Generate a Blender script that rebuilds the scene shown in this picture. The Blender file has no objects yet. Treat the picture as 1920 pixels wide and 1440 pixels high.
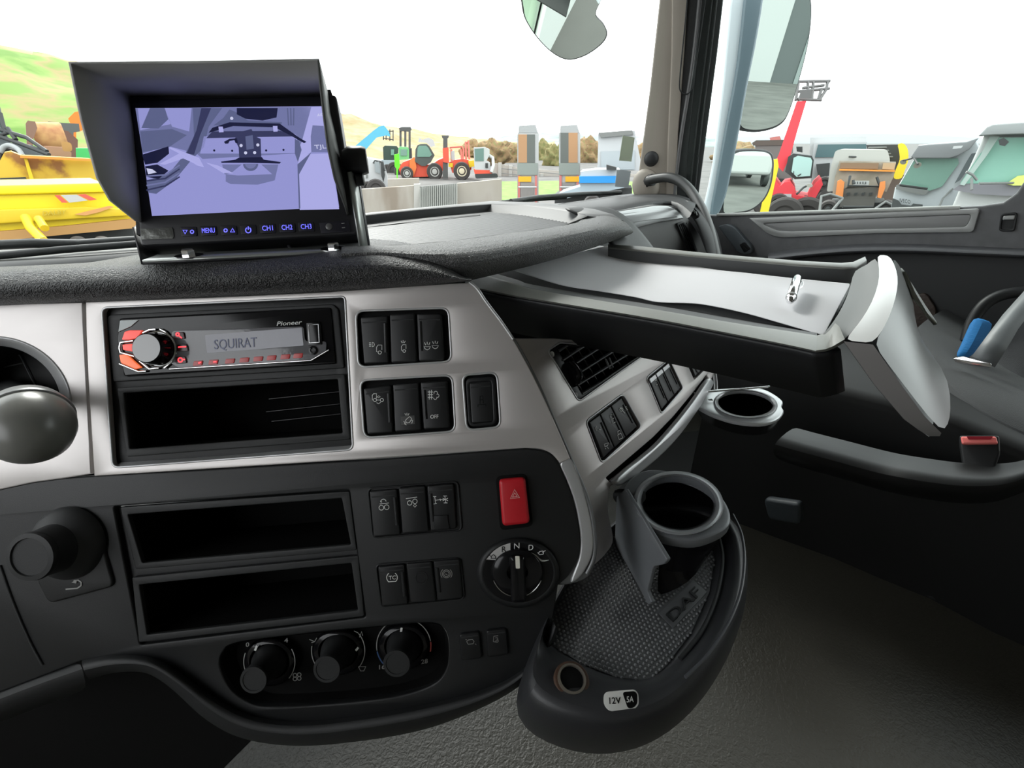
import bpy, bmesh, math, random
from mathutils import Vector, Matrix, noise
from math import pi, sin, cos, radians as R_
random.seed(7)
SC = bpy.context.scene
COL = SC.collection
# ---------------------------------------------------------------- camera, sky, exposure
FPX = 900.0; PITCH = R_(26.8); EYE = Vector((0, 0, 2.6))
AX = Vector((0, cos(PITCH), -sin(PITCH))); UPV = Vector((0, sin(PITCH), cos(PITCH))); RT = Vector((1, 0, 0))
cam = bpy.data.cameras.new('camera'); camo = bpy.data.objects.new('camera', cam); COL.objects.link(camo)
cam.sensor_fit = 'HORIZONTAL'; cam.sensor_width = 36.0; cam.lens = 36.0 * FPX / 1920.0
cam.clip_start = 0.02; cam.clip_end = 3000
camo.location = EYE;  camo.rotation_euler = (pi / 2 - PITCH, 0, 0)
SC.camera = camo
SC.view_settings.view_transform = 'Standard'; SC.view_settings.look = 'None'
SC.view_settings.exposure = 0.0; SC.view_settings.gamma = 1.0; SC.view_settings.use_curve_mapping = False
W = bpy.data.worlds.new('sky'); SC.world = W; W.use_nodes = True
_n = W.node_tree.nodes; _n['Background'].inputs[0].default_value = (0.95, 0.98, 1.0, 1); _n['Background'].inputs[1].default_value = 3.3
sun = bpy.data.lights.new('veiled_sun', 'SUN'); sun.energy = 3.6; sun.angle = R_(22); sun.color = (1, .98, .94)
suno = bpy.data.objects.new('veiled_sun', sun); COL.objects.link(suno)
# the veiled sun stands ahead of the truck, a little to its right, about 36 degrees up
suno.rotation_euler = Vector((-.616 * .9 + .788 * .25, .788 * .9 + .616 * .25, .66)).to_track_quat('Z', 'Y').to_euler()

# ---------------------------------------------------------------- vehicle frame
VF = Vector((-.616, .788, 0)); VR = Vector((.788, .616, 0)); ZZ = Vector((0, 0, 1))
def ray(x, y):
    return RT * ((x - 960) / FPX) + UPV * ((720 - y) / FPX) + AX
def K(x, y, d): return EYE + ray(x, y) * d
def cv(a, b, d): return RT * a + UPV * b + AX * d
class Pl:
    def __init__(s, o, u, v):
        s.o = o.copy(); s.u = u.normalized(); s.v = (v - s.u * v.dot(s.u)).normalized(); s.n = s.u.cross(s.v)
    def w(s, p, n=0.0): return s.o + s.u * p[0] + s.v * p[1] + s.n * n
    def hit(s, x, y, n=0.0):
        r = ray(x, y); t = (s.o + s.n * n - EYE).dot(s.n) / r.dot(s.n)
        q = EYE + r * t - s.o
        return (q.dot(s.u), q.dot(s.v))
    def at(s, x, y, n=0.0): return s.w(s.hit(x, y, n), n)
    def off(s, n): return Pl(s.o + s.n * n, s.u, s.v)
def ZP(z): return Pl(EYE + Vector((0, 0, z)), RT, Vector((0, 1, 0)))
def Z(x, y, z): return ZP(z).at(x, y)

# ---------------------------------------------------------------- materials
MC = {}
def mat(name, col, rough=.5, metal=0.0, bump=None, emit=None, spec=None, coat=0, alpha=None, trans=0):
    if name in MC: return MC[name]
    m = bpy.data.materials.new(name); m.use_nodes = True; nt = m.node_tree; b = nt.nodes['Principled BSDF']
    b.inputs['Base Color'].default_value = (*col, 1); b.inputs['Roughness'].default_value = rough; b.inputs['Metallic'].default_value = metal
    if spec is not None: b.inputs['Specular IOR Level'].default_value = spec
    if coat: b.inputs['Coat Weight'].default_value = coat; b.inputs['Coat Roughness'].default_value = .05
    if emit: b.inputs['Emission Color'].default_value = (*emit[0], 1); b.inputs['Emission Strength'].default_value = emit[1]
    if bump:
        kind, scale, st = bump[:3]
        tc = nt.nodes.new('ShaderNodeTexCoord'); mp = nt.nodes.new('ShaderNodeMapping'); nt.links.new(tc.outputs['Object'], mp.inputs[0])
        if len(bump) > 3: mp.inputs['Scale'].default_value = bump[3]
        if len(bump) > 4: mp.inputs['Rotation'].default_value = bump[4]
        if kind == 'noise':
            t = nt.nodes.new('ShaderNodeTexNoise'); t.inputs['Scale'].default_value = scale; t.inputs['Detail'].default_value = 4; o = t.outputs['Fac']
        else:
            t = nt.nodes.new('ShaderNodeTexVoronoi'); t.inputs['Scale'].default_value = scale; t.feature = 'F1' if kind == 'vor' else 'SMOOTH_F1'; o = t.outputs['Distance']
            if kind == 'leather':
                nz = nt.nodes.new('ShaderNodeTexNoise'); nz.inputs['Scale'].default_value = scale * .6; nz.inputs['Detail'].default_value = 3
                nt.links.new(mp.outputs[0], nz.inputs['Vector']); ad = nt.nodes.new('ShaderNodeMixRGB'); ad.blend_type = 'ADD'; ad.inputs[0].default_value = .02
                nt.links.new(mp.outputs[0], ad.inputs[1]); nt.links.new(nz.outputs['Color'], ad.inputs[2]); nt.links.new(ad.outputs[0], t.inputs['Vector'])
        if kind != 'leather': nt.links.new(mp.outputs[0], t.inputs['Vector'])
        bp = nt.nodes.new('ShaderNodeBump'); bp.inputs['Strength'].default_value = st; bp.inputs['Distance'].default_value = .0045 if kind == 'leather' else .001
        nt.links.new(o, bp.inputs['Height']); nt.links.new(bp.outputs[0], b.inputs['Normal'])
    MC[name] = m; return m
def vary(m, cols, scale, detail=5, stretch=None, lo=.35, hi=.65, rot=None):
    nt = m.node_tree; b = nt.nodes['Principled BSDF']
    tc = nt.nodes.new('ShaderNodeTexCoord'); mp = nt.nodes.new('ShaderNodeMapping'); nt.links.new(tc.outputs['Object'], mp.inputs[0])
    if stretch: mp.inputs['Scale'].default_value = stretch
    if rot: mp.inputs['Rotation'].default_value = rot
    t = nt.nodes.new('ShaderNodeTexNoise'); t.inputs['Scale'].default_value = scale; t.inputs['Detail'].default_value = detail
    nt.links.new(mp.outputs[0], t.inputs['Vector']); cr = nt.nodes.new('ShaderNodeValToRGB')
    e = cr.color_ramp.elements; e[0].position = lo; e[1].position = hi; e[0].color = (*cols[0], 1); e[1].color = (*cols[-1], 1)
    for i, c in enumerate(cols[1:-1]):
        q = e.new(lo + (hi - lo) * (i + 1) / (len(cols) - 1)); q.color = (*c, 1)
    nt.links.new(t.outputs['Fac'], cr.inputs[0]); nt.links.new(cr.outputs[0], b.inputs['Base Color'])
    return m
def glass(name, tint, refl=.06):
    if name in MC: return MC[name]
    m = bpy.data.materials.new(name); m.use_nodes = True; nt = m.node_tree; nt.nodes.remove(nt.nodes['Principled BSDF'])
    out = nt.nodes['Material Output']; t = nt.nodes.new('ShaderNodeBsdfTransparent'); g = nt.nodes.new('ShaderNodeBsdfGlossy'); mx = nt.nodes.new('ShaderNodeMixShader')
    t.inputs[0].default_value = (*tint, 1)
    if refl <= 0:
        nt.nodes.remove(g); nt.nodes.remove(mx); nt.links.new(t.outputs[0], out.inputs[0]); MC[name] = m; return m
    g.inputs['Roughness'].default_value = 0.0; mx.inputs[0].default_value = refl
    nt.links.new(t.outputs[0], mx.inputs[1]); nt.links.new(g.outputs[0], mx.inputs[2]); nt.links.new(mx.outputs[0], out.inputs[0])
    MC[name] = m; return m
pad_m = mat('grained_pad_black', (.042, .043, .044), .46, bump=('leather', 360, 1.0))
padg_m = mat('grained_pad_grey', (.15, .152, .152), .5, bump=('leather', 360, .9))
tray_m = mat('tray_plastic', (.17, .172, .175), .5, bump=('noise', 900, .15))
blk = mat('black_plastic', (.0105, .0112, .012), .5, bump=('noise', 1500, .12), spec=.4)
blk2 = mat('charcoal_plastic', (.021, .022, .023), .55, bump=('noise', 1500, .15), spec=.4)
deep = mat('matte_black', (.004, .004, .004), .8, spec=.15)
gloss = mat('gloss_black', (.007, .007, .008), .14, spec=.3)
swm = mat('switch_black', (.0085, .009, .010), .42, spec=.4)
sil = mat('brushed_silver', (.58, .55, .535), .36, .4, bump=('noise', 260, .05, (1, 22, 22)))
sild = mat('satin_silver', (.50, .505, .51), .33, .45)
silk = mat('dark_silver', (.20, .205, .21), .4, .4)
sym = mat('symbol_white', (.75, .76, .74), .5)
symg = mat('symbol_grey', (.30, .30, .29), .5)
chrome = mat('chrome', (.85, .85, .86), .12, 1)
paper_m = mat('paper', (.90, .90, .93), .8, bump=('noise', 30, .1))
red_m = mat('hazard_red', (.55, .012, .022), .38)
taupe = mat('pillar_trim', (.30, .265, .225), .6, bump=('noise', 900, .1))
rubber = mat('rubber_seal', (.03, .031, .032), .5)
door_m = mat('door_plastic', (.095, .096, .10), .55, bump=('noise', 1200, .12))
doorsil = mat('door_inlay_silver', (.33, .335, .33), .42, .3)
floor_m = mat('floor_vinyl', (.030, .028, .022), .44, bump=('leather', 190, .22))
fabric = mat('seat_fabric', (.075, .078, .08), .95, bump=('noise', 800, .6))
cabin_m = mat('cabin_lining', (.36, .34, .31), .8)
mirror_m = mat('mirror_glass', (.72, .80, .75), 0.0, 1)
cam_white = mat('label_white', (.78, .79, .76), .5)

# ---------------------------------------------------------------- object helpers
def origin(p):
    o = Vector((0, 0, 0))
    while p: o += p.location; p = p.parent
    return o
def fin(me, ang=38):
    for p in me.polygons: p.use_smooth = True
    me.set_sharp_from_angle(angle=R_(ang))
def put(name, me, m, parent=None, ang=38, base=None):
    """link a mesh whose vertices are world coordinates"""
    fin(me, ang)
    ob = bpy.data.objects.new(name, me); COL.objects.link(ob)
    for x in (m if isinstance(m, (list, tuple)) else [m]): me.materials.append(x)
    if parent is None:
        n = max(1, len(me.vertices)); c = sum((v.co for v in me.vertices), Vector()) / n
        c.z = min(v.co.z for v in me.vertices) if len(me.vertices) else 0
        if base: c = base
        ob.location = c
        off = c
    else:
        ob.parent = parent; off = origin(parent)
    for v in me.vertices: v.co -= off
    return ob
def mesh(name, V, Fc, m, parent=None, ang=38, mi=None):
    me = bpy.data.meshes.new(name); me.from_pydata([tuple(v) for v in V], [], Fc)
    if mi:
        for p, i in zip(me.polygons, mi): p.material_index = i
    bm = bmesh.new(); bm.from_mesh(me); bmesh.ops.recalc_face_normals(bm, faces=bm.faces); bm.to_mesh(me); bm.free()
    me.update(); return put(name, me, m, parent, ang)
def tag(o, label=None, cat=None, group=None, kind=None):
    if label: o['label'] = label
    if cat: o['category'] = cat
    if group: o['group'] = group
    if kind: o['kind'] = kind
    return o
def thing(name, label, cat, loc, group=None, kind=None):
    o = bpy.data.objects.new(name, None); o.empty_display_size = .05; COL.objects.link(o); o.location = loc
    return tag(o, label, cat, group, kind)
def area(P): return sum(P[i][0] * P[(i + 1) % len(P)][1] - P[(i + 1) % len(P)][0] * P[i][1] for i in range(len(P))) / 2
def rr(P, r, seg=5):
    out = []; n = len(P)
    for i in range(n):
        p = Vector(P[i][:2]); a = Vector(P[i - 1][:2]); b = Vector(P[(i + 1) % n][:2])
        rad = r[i] if isinstance(r, (list, tuple)) else r
        la = (a - p).length; lb = (b - p).length; k = min(rad, la * .49, lb * .49)
        if k <= 0: out.append((p.x, p.y)); continue
        s = p + (a - p) / la * k; e = p + (b - p) / lb * k
        for j in range(seg + 1):
            t = j / seg; q = s * (1 - t) ** 2 + p * 2 * t * (1 - t) + e * t * t
            out.append((q.x, q.y))
    return out
def sm(P, closed=False, seg=6):
    n = len(P); out = []; P = [Vector(p) for p in P]
    for i in range(n if closed else n - 1):
        p0 = P[(i - 1) % n] if (closed or i > 0) else P[0]; p1 = P[i]; p2 = P[(i + 1) % n]
        p3 = P[(i + 2) % n] if (closed or i + 2 < n) else P[-1]
        for j in range(seg):
            t = j / seg
            out.append(.5 * ((2 * p1) + (p2 - p0) * t + (2 * p0 - 5 * p1 + 4 * p2 - p3) * t * t + (3 * p1 - p0 - 3 * p2 + p3) * t ** 3))
    if not closed: out.append(P[-1])
    return [tuple(q) for q in out]
def ell(cx, cy, rx, ry=None, a0=0, a1=360, n=36, rot=0):
    ry = rx if ry is None else ry; full = abs(a1 - a0) >= 360; k = n if full else n + 1; out = []
    for i in range(k):
        a = R_(a0 + (a1 - a0) * i / n); x, y = rx * cos(a), ry * sin(a)
        c, s = cos(R_(rot)), sin(R_(rot)); out.append((cx + x * c - y * s, cy + x * s + y * c))
    return out
def evalcurve(cu):
    o = bpy.data.objects.new('tmp', cu); COL.objects.link(o); dg = bpy.context.evaluated_depsgraph_get()
    me = bpy.data.meshes.new_from_object(o.evaluated_get(dg)); bpy.data.objects.remove(o); bpy.data.curves.remove(cu)
    me.materials.clear(); return me
def plate_me(loops, z0, z1, bev):
    cu = bpy.data.curves.new('c', 'CURVE'); cu.dimensions = '2D'; cu.fill_mode = 'BOTH'
    for i, L in enumerate(loops):
        if (area(L) > 0) != (i == 0): L = L[::-1]
        s = cu.splines.new('POLY'); s.points.add(len(L) - 1); s.use_cyclic_u = True
        for p, q in zip(s.points, L): p.co = (q[0], q[1], 0, 1)
    h = abs(z1 - z0) / 2; bev = min(bev, h * .95)
    cu.extrude = max(h - bev, 0); cu.bevel_depth = bev; cu.bevel_resolution = 2; cu.offset = -bev if bev else 0
    me = evalcurve(cu)
    for v in me.vertices: v.co.z += (z0 + z1) / 2
    return me
def plate(name, pl, outer, z0, z1, m, parent=None, holes=(), bev=0.0, local=False):
    ref = max(z0, z1)
    f = (lambda q: q) if local else (lambda q: pl.hit(q[0], q[1], ref))
    me = plate_me([[f(q) for q in outer]] + [[f(q) for q in h] for h in holes], z0, z1, bev)
    bm = bmesh.new(); bm.from_mesh(me); bmesh.ops.remove_doubles(bm, verts=bm.verts, dist=1e-6); bm.to_mesh(me); bm.free()
    for v in me.vertices: v.co = pl.w((v.co.x, v.co.y), v.co.z)
    return put(name, me, m, parent, 30)
def join_plates(name, items, parent=None):
    """several plates of one part: (plane, outer, z0, z1, material)"""
    V, Fc, mi, ms = [], [], [], []
    for pl, outer, z0, z1, m in items:
        me = plate_me([[pl.hit(q[0], q[1], max(z0, z1)) for q in outer]], z0, z1, 0); b = len(V)
        V += [pl.w((v.co.x, v.co.y), v.co.z) for v in me.vertices]; Fc += [[b + i for i in p.vertices] for p in me.polygons]
        if m not in ms: ms.append(m)
        mi += [ms.index(m)] * len(me.polygons)
    me = bpy.data.meshes.new(name); me.from_pydata([tuple(v) for v in V], [], Fc)
    for p, i in zip(me.polygons, mi): p.material_index = i
    return put(name, me, ms, parent, 20)
def tub(name, pl, outline, n0, depth, m, parent=None, taper=0.0):
    L = [pl.hit(x, y, n0) for x, y in outline]; k = len(L); cx = sum(p[0] for p in L) / k; cy = sum(p[1] for p in L) / k
    V = [pl.w(p, n0) for p in L] + [pl.w((cx + (p[0] - cx) * (1 - taper), cy + (p[1] - cy) * (1 - taper)), n0 - depth) for p in L]
    Fc = [[i, (i + 1) % k, (i + 1) % k + k, i + k] for i in range(k)] + [list(range(k, 2 * k))]
    return mesh(name, V, Fc, m, parent, 40)
def wires(name, lines, rad, m, parent=None, pl=None, n=0.0, flat=1.0, res=3, cyc=False):
    """round or flattened bars along polylines; pixel polylines when a plane is given"""
    cu = bpy.data.curves.new('w', 'CURVE'); cu.dimensions = '3D'; cu.bevel_depth = rad; cu.bevel_resolution = res; cu.use_fill_caps = True
    for L in lines:
        cl = cyc or (len(L) > 3 and (Vector(L[0]) - Vector(L[-1])).length < 1e-6)
        if cl and (Vector(L[0]) - Vector(L[-1])).length < 1e-6: L = L[:-1]
        s = cu.splines.new('POLY'); s.points.add(len(L) - 1); s.use_cyclic_u = cl
        for p, q in zip(s.points, L):
            c = (*pl.hit(q[0], q[1], n), 0) if pl else tuple(q)
            p.co = (*c, 1)
    me = evalcurve(cu)
    if pl:
        for v in me.vertices: v.co = pl.w((v.co.x, v.co.y), n + v.co.z * flat)
    return put(name, me, m, parent, 50)
def strokes(name, pl, lines, wpx, m, parent=None, n=.0005, d=.45):
    return wires(name, lines, wpx * d / FPX / 2, m, parent, pl, n, .25, 0)
def lathe(name, o, axis, prof, m, parent=None, seg=36, ref=None, sq=1.0, cap=True):
    a = axis.normalized(); u = (ref or (ZZ if abs(a.z) < .9 else RT)); u = (u - a * u.dot(a)).normalized(); w = a.cross(u)
    V, Fc = [], []
    for r, h in prof:
        for i in range(seg):
            t = 2 * pi * i / seg; V.append(o + a * h + u * r * cos(t) + w * r * sin(t) * sq)
    for j in range(len(prof) - 1):
        for i in range(seg):
            k = (i + 1) % seg; Fc.append([j * seg + i, j * seg + k, (j + 1) * seg + k, (j + 1) * seg + i])
    if cap: Fc.append(list(range(seg)))
    Fc.append(list(range((len(prof) - 1) * seg, len(prof) * seg)))
    return mesh(name, V, Fc, m, parent, 35)
def loft(name, rows, m, parent=None, thick=0, sub=0, closed=False, ang=60, toff=-1):
    c = len(rows[0]); V = [p for r in rows for p in r]; Fc = []
    for j in range(len(rows) - 1):
        for i in range(c if closed else c - 1):
            k = (i + 1) % c; Fc.append([j * c + i, j * c + k, (j + 1) * c + k, (j + 1) * c + i])
    ob = mesh(name, V, Fc, m, parent, ang)
    if thick:
        s = ob.modifiers.new('thickness', 'SOLIDIFY'); s.thickness = thick; s.offset = toff
    if sub:
        s = ob.modifiers.new('smooth', 'SUBSURF'); s.levels = sub; s.render_levels = sub
    return ob
def boxw(name, o, ax, ex, m, parent=None, bev=0.0):
    """box: o = centre, ax = three axes, ex = three half sizes"""
    V = [o + ax[0] * ex[0] * a + ax[1] * ex[1] * b + ax[2] * ex[2] * c for a in (-1, 1) for b in (-1, 1) for c in (-1, 1)]
    Fc = [[0, 1, 3, 2], [4, 6, 7, 5], [0, 4, 5, 1], [2, 3, 7, 6], [0, 2, 6, 4], [1, 5, 7, 3]]
    ob = mesh(name, V, Fc, m, parent, 35)
    if bev:
        s = ob.modifiers.new('edge', 'BEVEL'); s.width = bev; s.segments = 3
    return ob
def text(name, s, pl, A, B, H, m, parent=None, n=.0006, th=.0002, space=1.0):
    """lettering: A,B = pixel ends of the base line, H = pixel offset from the base line to the cap height"""
    cu = bpy.data.curves.new('t', 'FONT'); cu.body = s; cu.size = 1; cu.extrude = .02; cu.space_character = space; cu.resolution_u = 3
    me = evalcurve(cu); xs = [v.co.x for v in me.vertices]; ys = [v.co.y for v in me.vertices]
    x0, x1 = min(xs), max(xs); y0, y1 = 0.0, max(ys)
    a = Vector(pl.hit(*A, n)); b = Vector(pl.hit(*B, n)); h = Vector(pl.hit(A[0] + H[0], A[1] + H[1], n)) - a
    for v in me.vertices:
        q = a + (b - a) * ((v.co.x - x0) / (x1 - x0)) + h * ((v.co.y - y0) / (y1 - y0))
        v.co = pl.w(q, n + (th if v.co.z > 0 else -th))
    return put(name, me, m, parent, 30)
def circ(cx, cy, r, a0=0, a1=360, n=14):
    L = ell(cx, cy, r, r, a0, a1, n)
    if a1 - a0 >= 360: L.append(L[0])
    return L
def sh(L, dx, dy, s=1.0): return [[(dx + x * s, dy + y * s) for x, y in l] for l in L]
# ---------------------------------------------------------------- main planes of the cab
c35, s35 = cos(R_(3.5)), sin(R_(3.5))
P1 = Pl(K(500, 700, .45), cv(c35, s35, 0), cv(-s35, c35, 0))
P2 = Pl(K(1000, 700, .475), Vector((.669, .743, 0)), Vector((-.337, .304, .891)))
MP = Pl(K(430, 300, .47), cv(.976, .119, .185), cv(-.148, .989, 0))
DP = Pl(EYE + VR * 1.61, -VF, ZZ)
DR = Pl(EYE + VF * .93, VR, ZZ + VF * .12)
WS = Pl(EYE + VF * 1.22, VR, ZZ)
PP = Pl(K(1250, 385, 1.81), Vector((.957, -.291, 0)), ZZ)

# ---------------------------------------------------------------- cab shell
def veh(r, f, z): return EYE + VR * r + VF * f + Vector((0, 0, z))
def quadbox(name, r0, r1, f0, f1, z0, z1, m, parent=None, bev=0):
    return boxw(name, veh((r0 + r1) / 2, (f0 + f1) / 2, (z0 + z1) / 2), (VR, VF, ZZ), (abs(r1 - r0) / 2, abs(f1 - f0) / 2, abs(z1 - z0) / 2), m, parent, bev)
FZ = -.86
tag(quadbox('floor', -.95, 1.66, -1.3, 1.2, FZ - .05, FZ, floor_m), kind='structure')
tag(quadbox('ceiling', -1.0, 1.70, -1.3, 1.24, .72, .77, cabin_m), kind='structure')
tag(quadbox('wall_rear', -1.0, 1.70, -1.35, -1.3, FZ, .77, cabin_m), kind='structure')
tag(quadbox('wall_front', -.95, 1.66, 1.12, 1.17, FZ, -.24, deep), kind='structure')
tag(quadbox('trim_1', -.95, 1.6, 1.16, 1.22, .60, .72, cabin_m), 'taupe windscreen header above the glass', kind='structure')
t = thing('wall_left', None, None, veh(-1.0, 0, FZ), kind='structure')
for a in ((-1.3, 1.2, FZ, -.12), (-1.3, 1.2, .6, .72), (-1.3, -.25, -.12, .6), (1.0, 1.2, -.12, .6)):
    quadbox('side_panel', -1.03, -.98, a[0], a[1], a[2], a[3], cabin_m, t)
t = thing('wall_right', None, None, veh(1.66, 0, FZ), kind='structure')
for a in ((-1.3, -.59, -.36, .72), (-1.3, 1.16, .6, .72)):
    quadbox('side_panel', 1.62, 1.68, a[0], a[1], a[2], a[3], cabin_m, t)

# windscreen and door glass
ws_g = glass('screen_glass', (.975, .99, .98), .0)
w1 = plate('window_1', WS, [(-.95, -.28), (1.60, -.28), (1.60, .62), (-.95, .62)], 0, .005, ws_g, local=True); tag(w1, kind='structure')
w2 = plate('window_2', DP, [(-1.12, -.35), (.64, -.10), (.64, .65), (-1.12, .65)], -.03, -.026, glass('door_glass', (.95, .985, .97), .0), local=True); tag(w2, kind='structure')

# ---------------------------------------------------------------- right A pillar
pil = thing('wall_pillar', None, None, PP.at(1250, 390), kind='structure'); pil.name = 'trim_2'
plate('pillar_cover', PP, [(1241, -40), (1288, -40), (1279, 60), (1267, 200), (1262, 330), (1262, 400), (1184, 400), (1190, 378), (1202, 290), (1218, 170)], -.03, .0, taupe, pil, bev=.006)
plate('pillar_shoulder', PP, [(1260, -40), (1292, -40), (1283, 100), (1272, 250), (1268, 400), (1248, 400), (1252, 260), (1259, 100)], -.02, .008, taupe, pil, bev=.006)
plate('pillar_channel', PP, [(1278, -40), (1330, -40), (1305, 130), (1288, 300), (1284, 402), (1260, 402), (1264, 250), (1271, 90)], -.03, -.004, rubber, pil, bev=.003)
plate('door_seal', PP, [(1318, -40), (1361, -40), (1345, 100), (1325, 250), (1306, 395), (1298, 420), (1270, 410), (1279, 300), (1295, 130)], -.05, -.008, mat('seal_dark', (.022, .023, .024), .55), pil, bev=.004)
for k, dx in enumerate((0, 9)):
    wires('seal_lip', [[(1349 - dx, -40), (1334 - dx, 90), (1314 - dx, 250), (1300 - dx, 385)]], .0022, rubber, pil, PP, -.004)
wires('pillar_pipe', [sm([(1316, -40), (1300, 110), (1278, 250), (1268, 330), (1262, 395)])], .0065, mat('grey_tube', (.10, .10, .10), .4), pil, PP, .004)
cabl = wires('antenna_cable', [sm([(1292, -40), (1284, 50), (1277, 120), (1274, 160), (1277, 172), (1284, 177), (1294, 172), (1299, 155), (1305, 100), (1311, 40), (1317, -40)])], .0022, blk, None, PP, .016)
tag(cabl, 'thin black cable hanging in a long loop down the pillar', 'cable')
lathe('pillar_plug', PP.at(1221, 298, 0), PP.n, [(.001, .015), (.014, .014), (.022, .009), (.026, .001), (.026, -.002)], blk2, pil)
gh = thing('grab_handle', 'curved black grab handle running from the pillar foot down behind the tray', 'handle', PP.at(1210, 350))
loft('mount', [[PP.at(*q, n) for q in ell(cx, 348, rx, ry, n=20)] for cx, rx, ry, n in ((1211, 26, 32, 0), (1210, 25, 31, .014), (1211, 18, 24, .026), (1213, 8, 12, .031), (1213, 2, 3, .032))], taupe, gh, closed=True)
H = [(1216, 338, 1.25), (1235, 334, 1.22), (1255, 333, 1.19), (1275, 340, 1.17), (1293, 356, 1.15), (1309, 380, 1.12), (1322, 408, 1.09), (1332, 438, 1.06), (1340, 470, 1.03), (1347, 505, 1.0), (1350, 560, .97)]
wires('grip', [sm([tuple(K(h[0], h[1], h[2] * 1.41)) for h in H])], .0165, mat('handle_rubber', (.028, .029, .028), .42, bump=('noise', 900, .1)), gh)
wires('collar', [[tuple(K(1211, 340, 1.79)), tuple(K(1224, 337, 1.75))]], .021, blk2, gh)

# ---------------------------------------------------------------- dashboard (one moulded thing)
dash = thing('dashboard', 'black and brushed silver truck dashboard with padded top', 'dashboard', veh(0, .5, FZ))
NB = .0055
rows = []
for dy, ds in ((8, .455), (0, .443), (-7, .437), (-16, .432), (-28, .431), (-42, .434), (-56, .441), (-63, .452), (-71, .47), (-80, .495), (-92, .54)):
    r = []
    for x, y in ((-400, 588), (-150, 576), (0, 568), (160, 562), (300, 556), (500, 548), (600, 543), (700, 537), (780, 533), (830, 530), (868, 527), (884, 527)):
        k = max(0, min(1, (868 - x) / 130.0)) if x > 738 else 1
        k = k ** .5; q = ds
        h = 1.0 if x < 400 else 1 - .0 * (x - 400)
        yy = y + dy * (.08 + .92 * k) * h
        if x < 200 and dy < -70: q = ds + .03; yy = y - 70 + (-dy - 70) * .35
        r.append(K(x, yy, q))
    rows.append(r)
loft('padded_hood', rows, pad_m, dash, sub=1)
# roll of grey padding that frames the top tray
def zr(pts, z): return [Z(x, y, z) for x, y in pts]
tin = sm([(640, 462), (700, 460), (760, 459), (850, 451), (960, 437), (1050, 424), (1088, 414), (1103, 406)])
T = []
nearz = [[(640, 462, -.093), (700, 460, -.093), (760, 459, -.093), (850, 451, -.094), (960, 437, -.095), (1050, 424, -.096), (1088, 415, -.098), (1101, 406, -.1)],
         [(640, 466, -.090), (700, 463, -.090), (762, 464, -.090), (855, 459, -.090), (965, 445, -.091), (1062, 429, -.092), (1110, 414, -.094), (1121, 401, -.096)],
         [(640, 475, -.092), (705, 472, -.092), (775, 476, -.092), (862, 474, -.092), (975, 457, -.093), (1080, 438, -.094), (1140, 422, -.096), (1150, 404, -.097)],
         [(640, 487, -.099), (730, 486, -.099), (800, 491, -.100), (870, 492, -.100), (990, 474, -.101), (1095, 450, -.103), (1165, 431, -.105), (1172, 414, -.105)],
         [(640, 500, -.110), (750, 500, -.110), (825, 508, -.111), (874, 511, -.112), (1000, 489, -.114), (1105, 462, -.116), (1178, 436, -.116), (1184, 427, -.113)],
         [(640, 515, -.125), (780, 515, -.125), (845, 521, -.124), (878, 525, -.124), (1005, 497, -.124), (1110, 467, -.126), (1182, 440, -.122), (1187, 433, -.118)],
         [(640, 520, -.135), (780, 525, -.137), (850, 530, -.136), (890, 524, -.135), (1010, 494, -.136), (1110, 464, -.137), (1180, 440, -.13), (1185, 434, -.124)]]
loft('padded_rim', [[Vector(p) for p in sm([tuple(Z(*q)) for q in r], seg=4)] for r in nearz], padg_m, dash, sub=1)
# end cheek and far rim of the tray
far = [(1187, 432, -.119), (1168, 413, -.103), (1150, 402, -.096), (1115, 392, -.094), (1060, 385, -.093), (1000, 379, -.093), (920, 377, -.094), (800, 388, -.094), (690, 399, -.094), (560, 410, -.094), (400, 425, -.095)]
fin_ = [(1101, 407, -.1), (1101, 406, -.1), (1099, 404, -.1), (1080, 400, -.098), (1040, 393, -.098), (990, 386, -.098), (921, 383, -.099), (800, 393, -.099), (690, 405, -.099), (560, 417, -.099), (400, 432, -.099)]
loft('tray_border', [[Z(*q) for q in far], [Z(fx, fy - 1.5, -.0945) for (fx, fy, _) in fin_], [Z(fx, fy, -.0955) for (fx, fy, _) in fin_]], tray_m, dash)
flo = [(640, 466, -.106), (700, 464, -.106), (760, 463, -.106), (850, 455, -.106), (960, 441, -.106), (1050, 427, -.106), (1076, 420, -.106), (1083, 416, -.106)]
bk_ = [(400, 444), (560, 431), (690, 418), (800, 406), (914, 396), (965, 402), (1010, 409), (1045, 415), (1066, 419), (1076, 418), (1083, 415)]
fl2 = [(400, 444, -.106), (560, 431, -.106), (690, 418, -.106), (800, 406, -.106), (914, 396, -.106), (965, 402, -.106), (1010, 409, -.106), (1066, 419, -.106)]
tf = loft('tray_floor', [[Z(a[0] + (b[0] - a[0]) * t, a[1] + (b[1] - a[1]) * t, -.106) for a, b in zip(flo, fl2)] for t in (0, .33, .66, 1)], tray_m, dash)
loft('tray_side', [[Z(*q) for q in nearz[0]], [Z(*q) for q in flo]], tray_m, dash)
loft('tray_back', [[Z(x, y, -.0955) for x, y, z in fin_[::-1]], [Z(x, y, -.106) for x, y in bk_]], mat('tray_wall', (.16, .163, .167), .55), dash)
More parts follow.
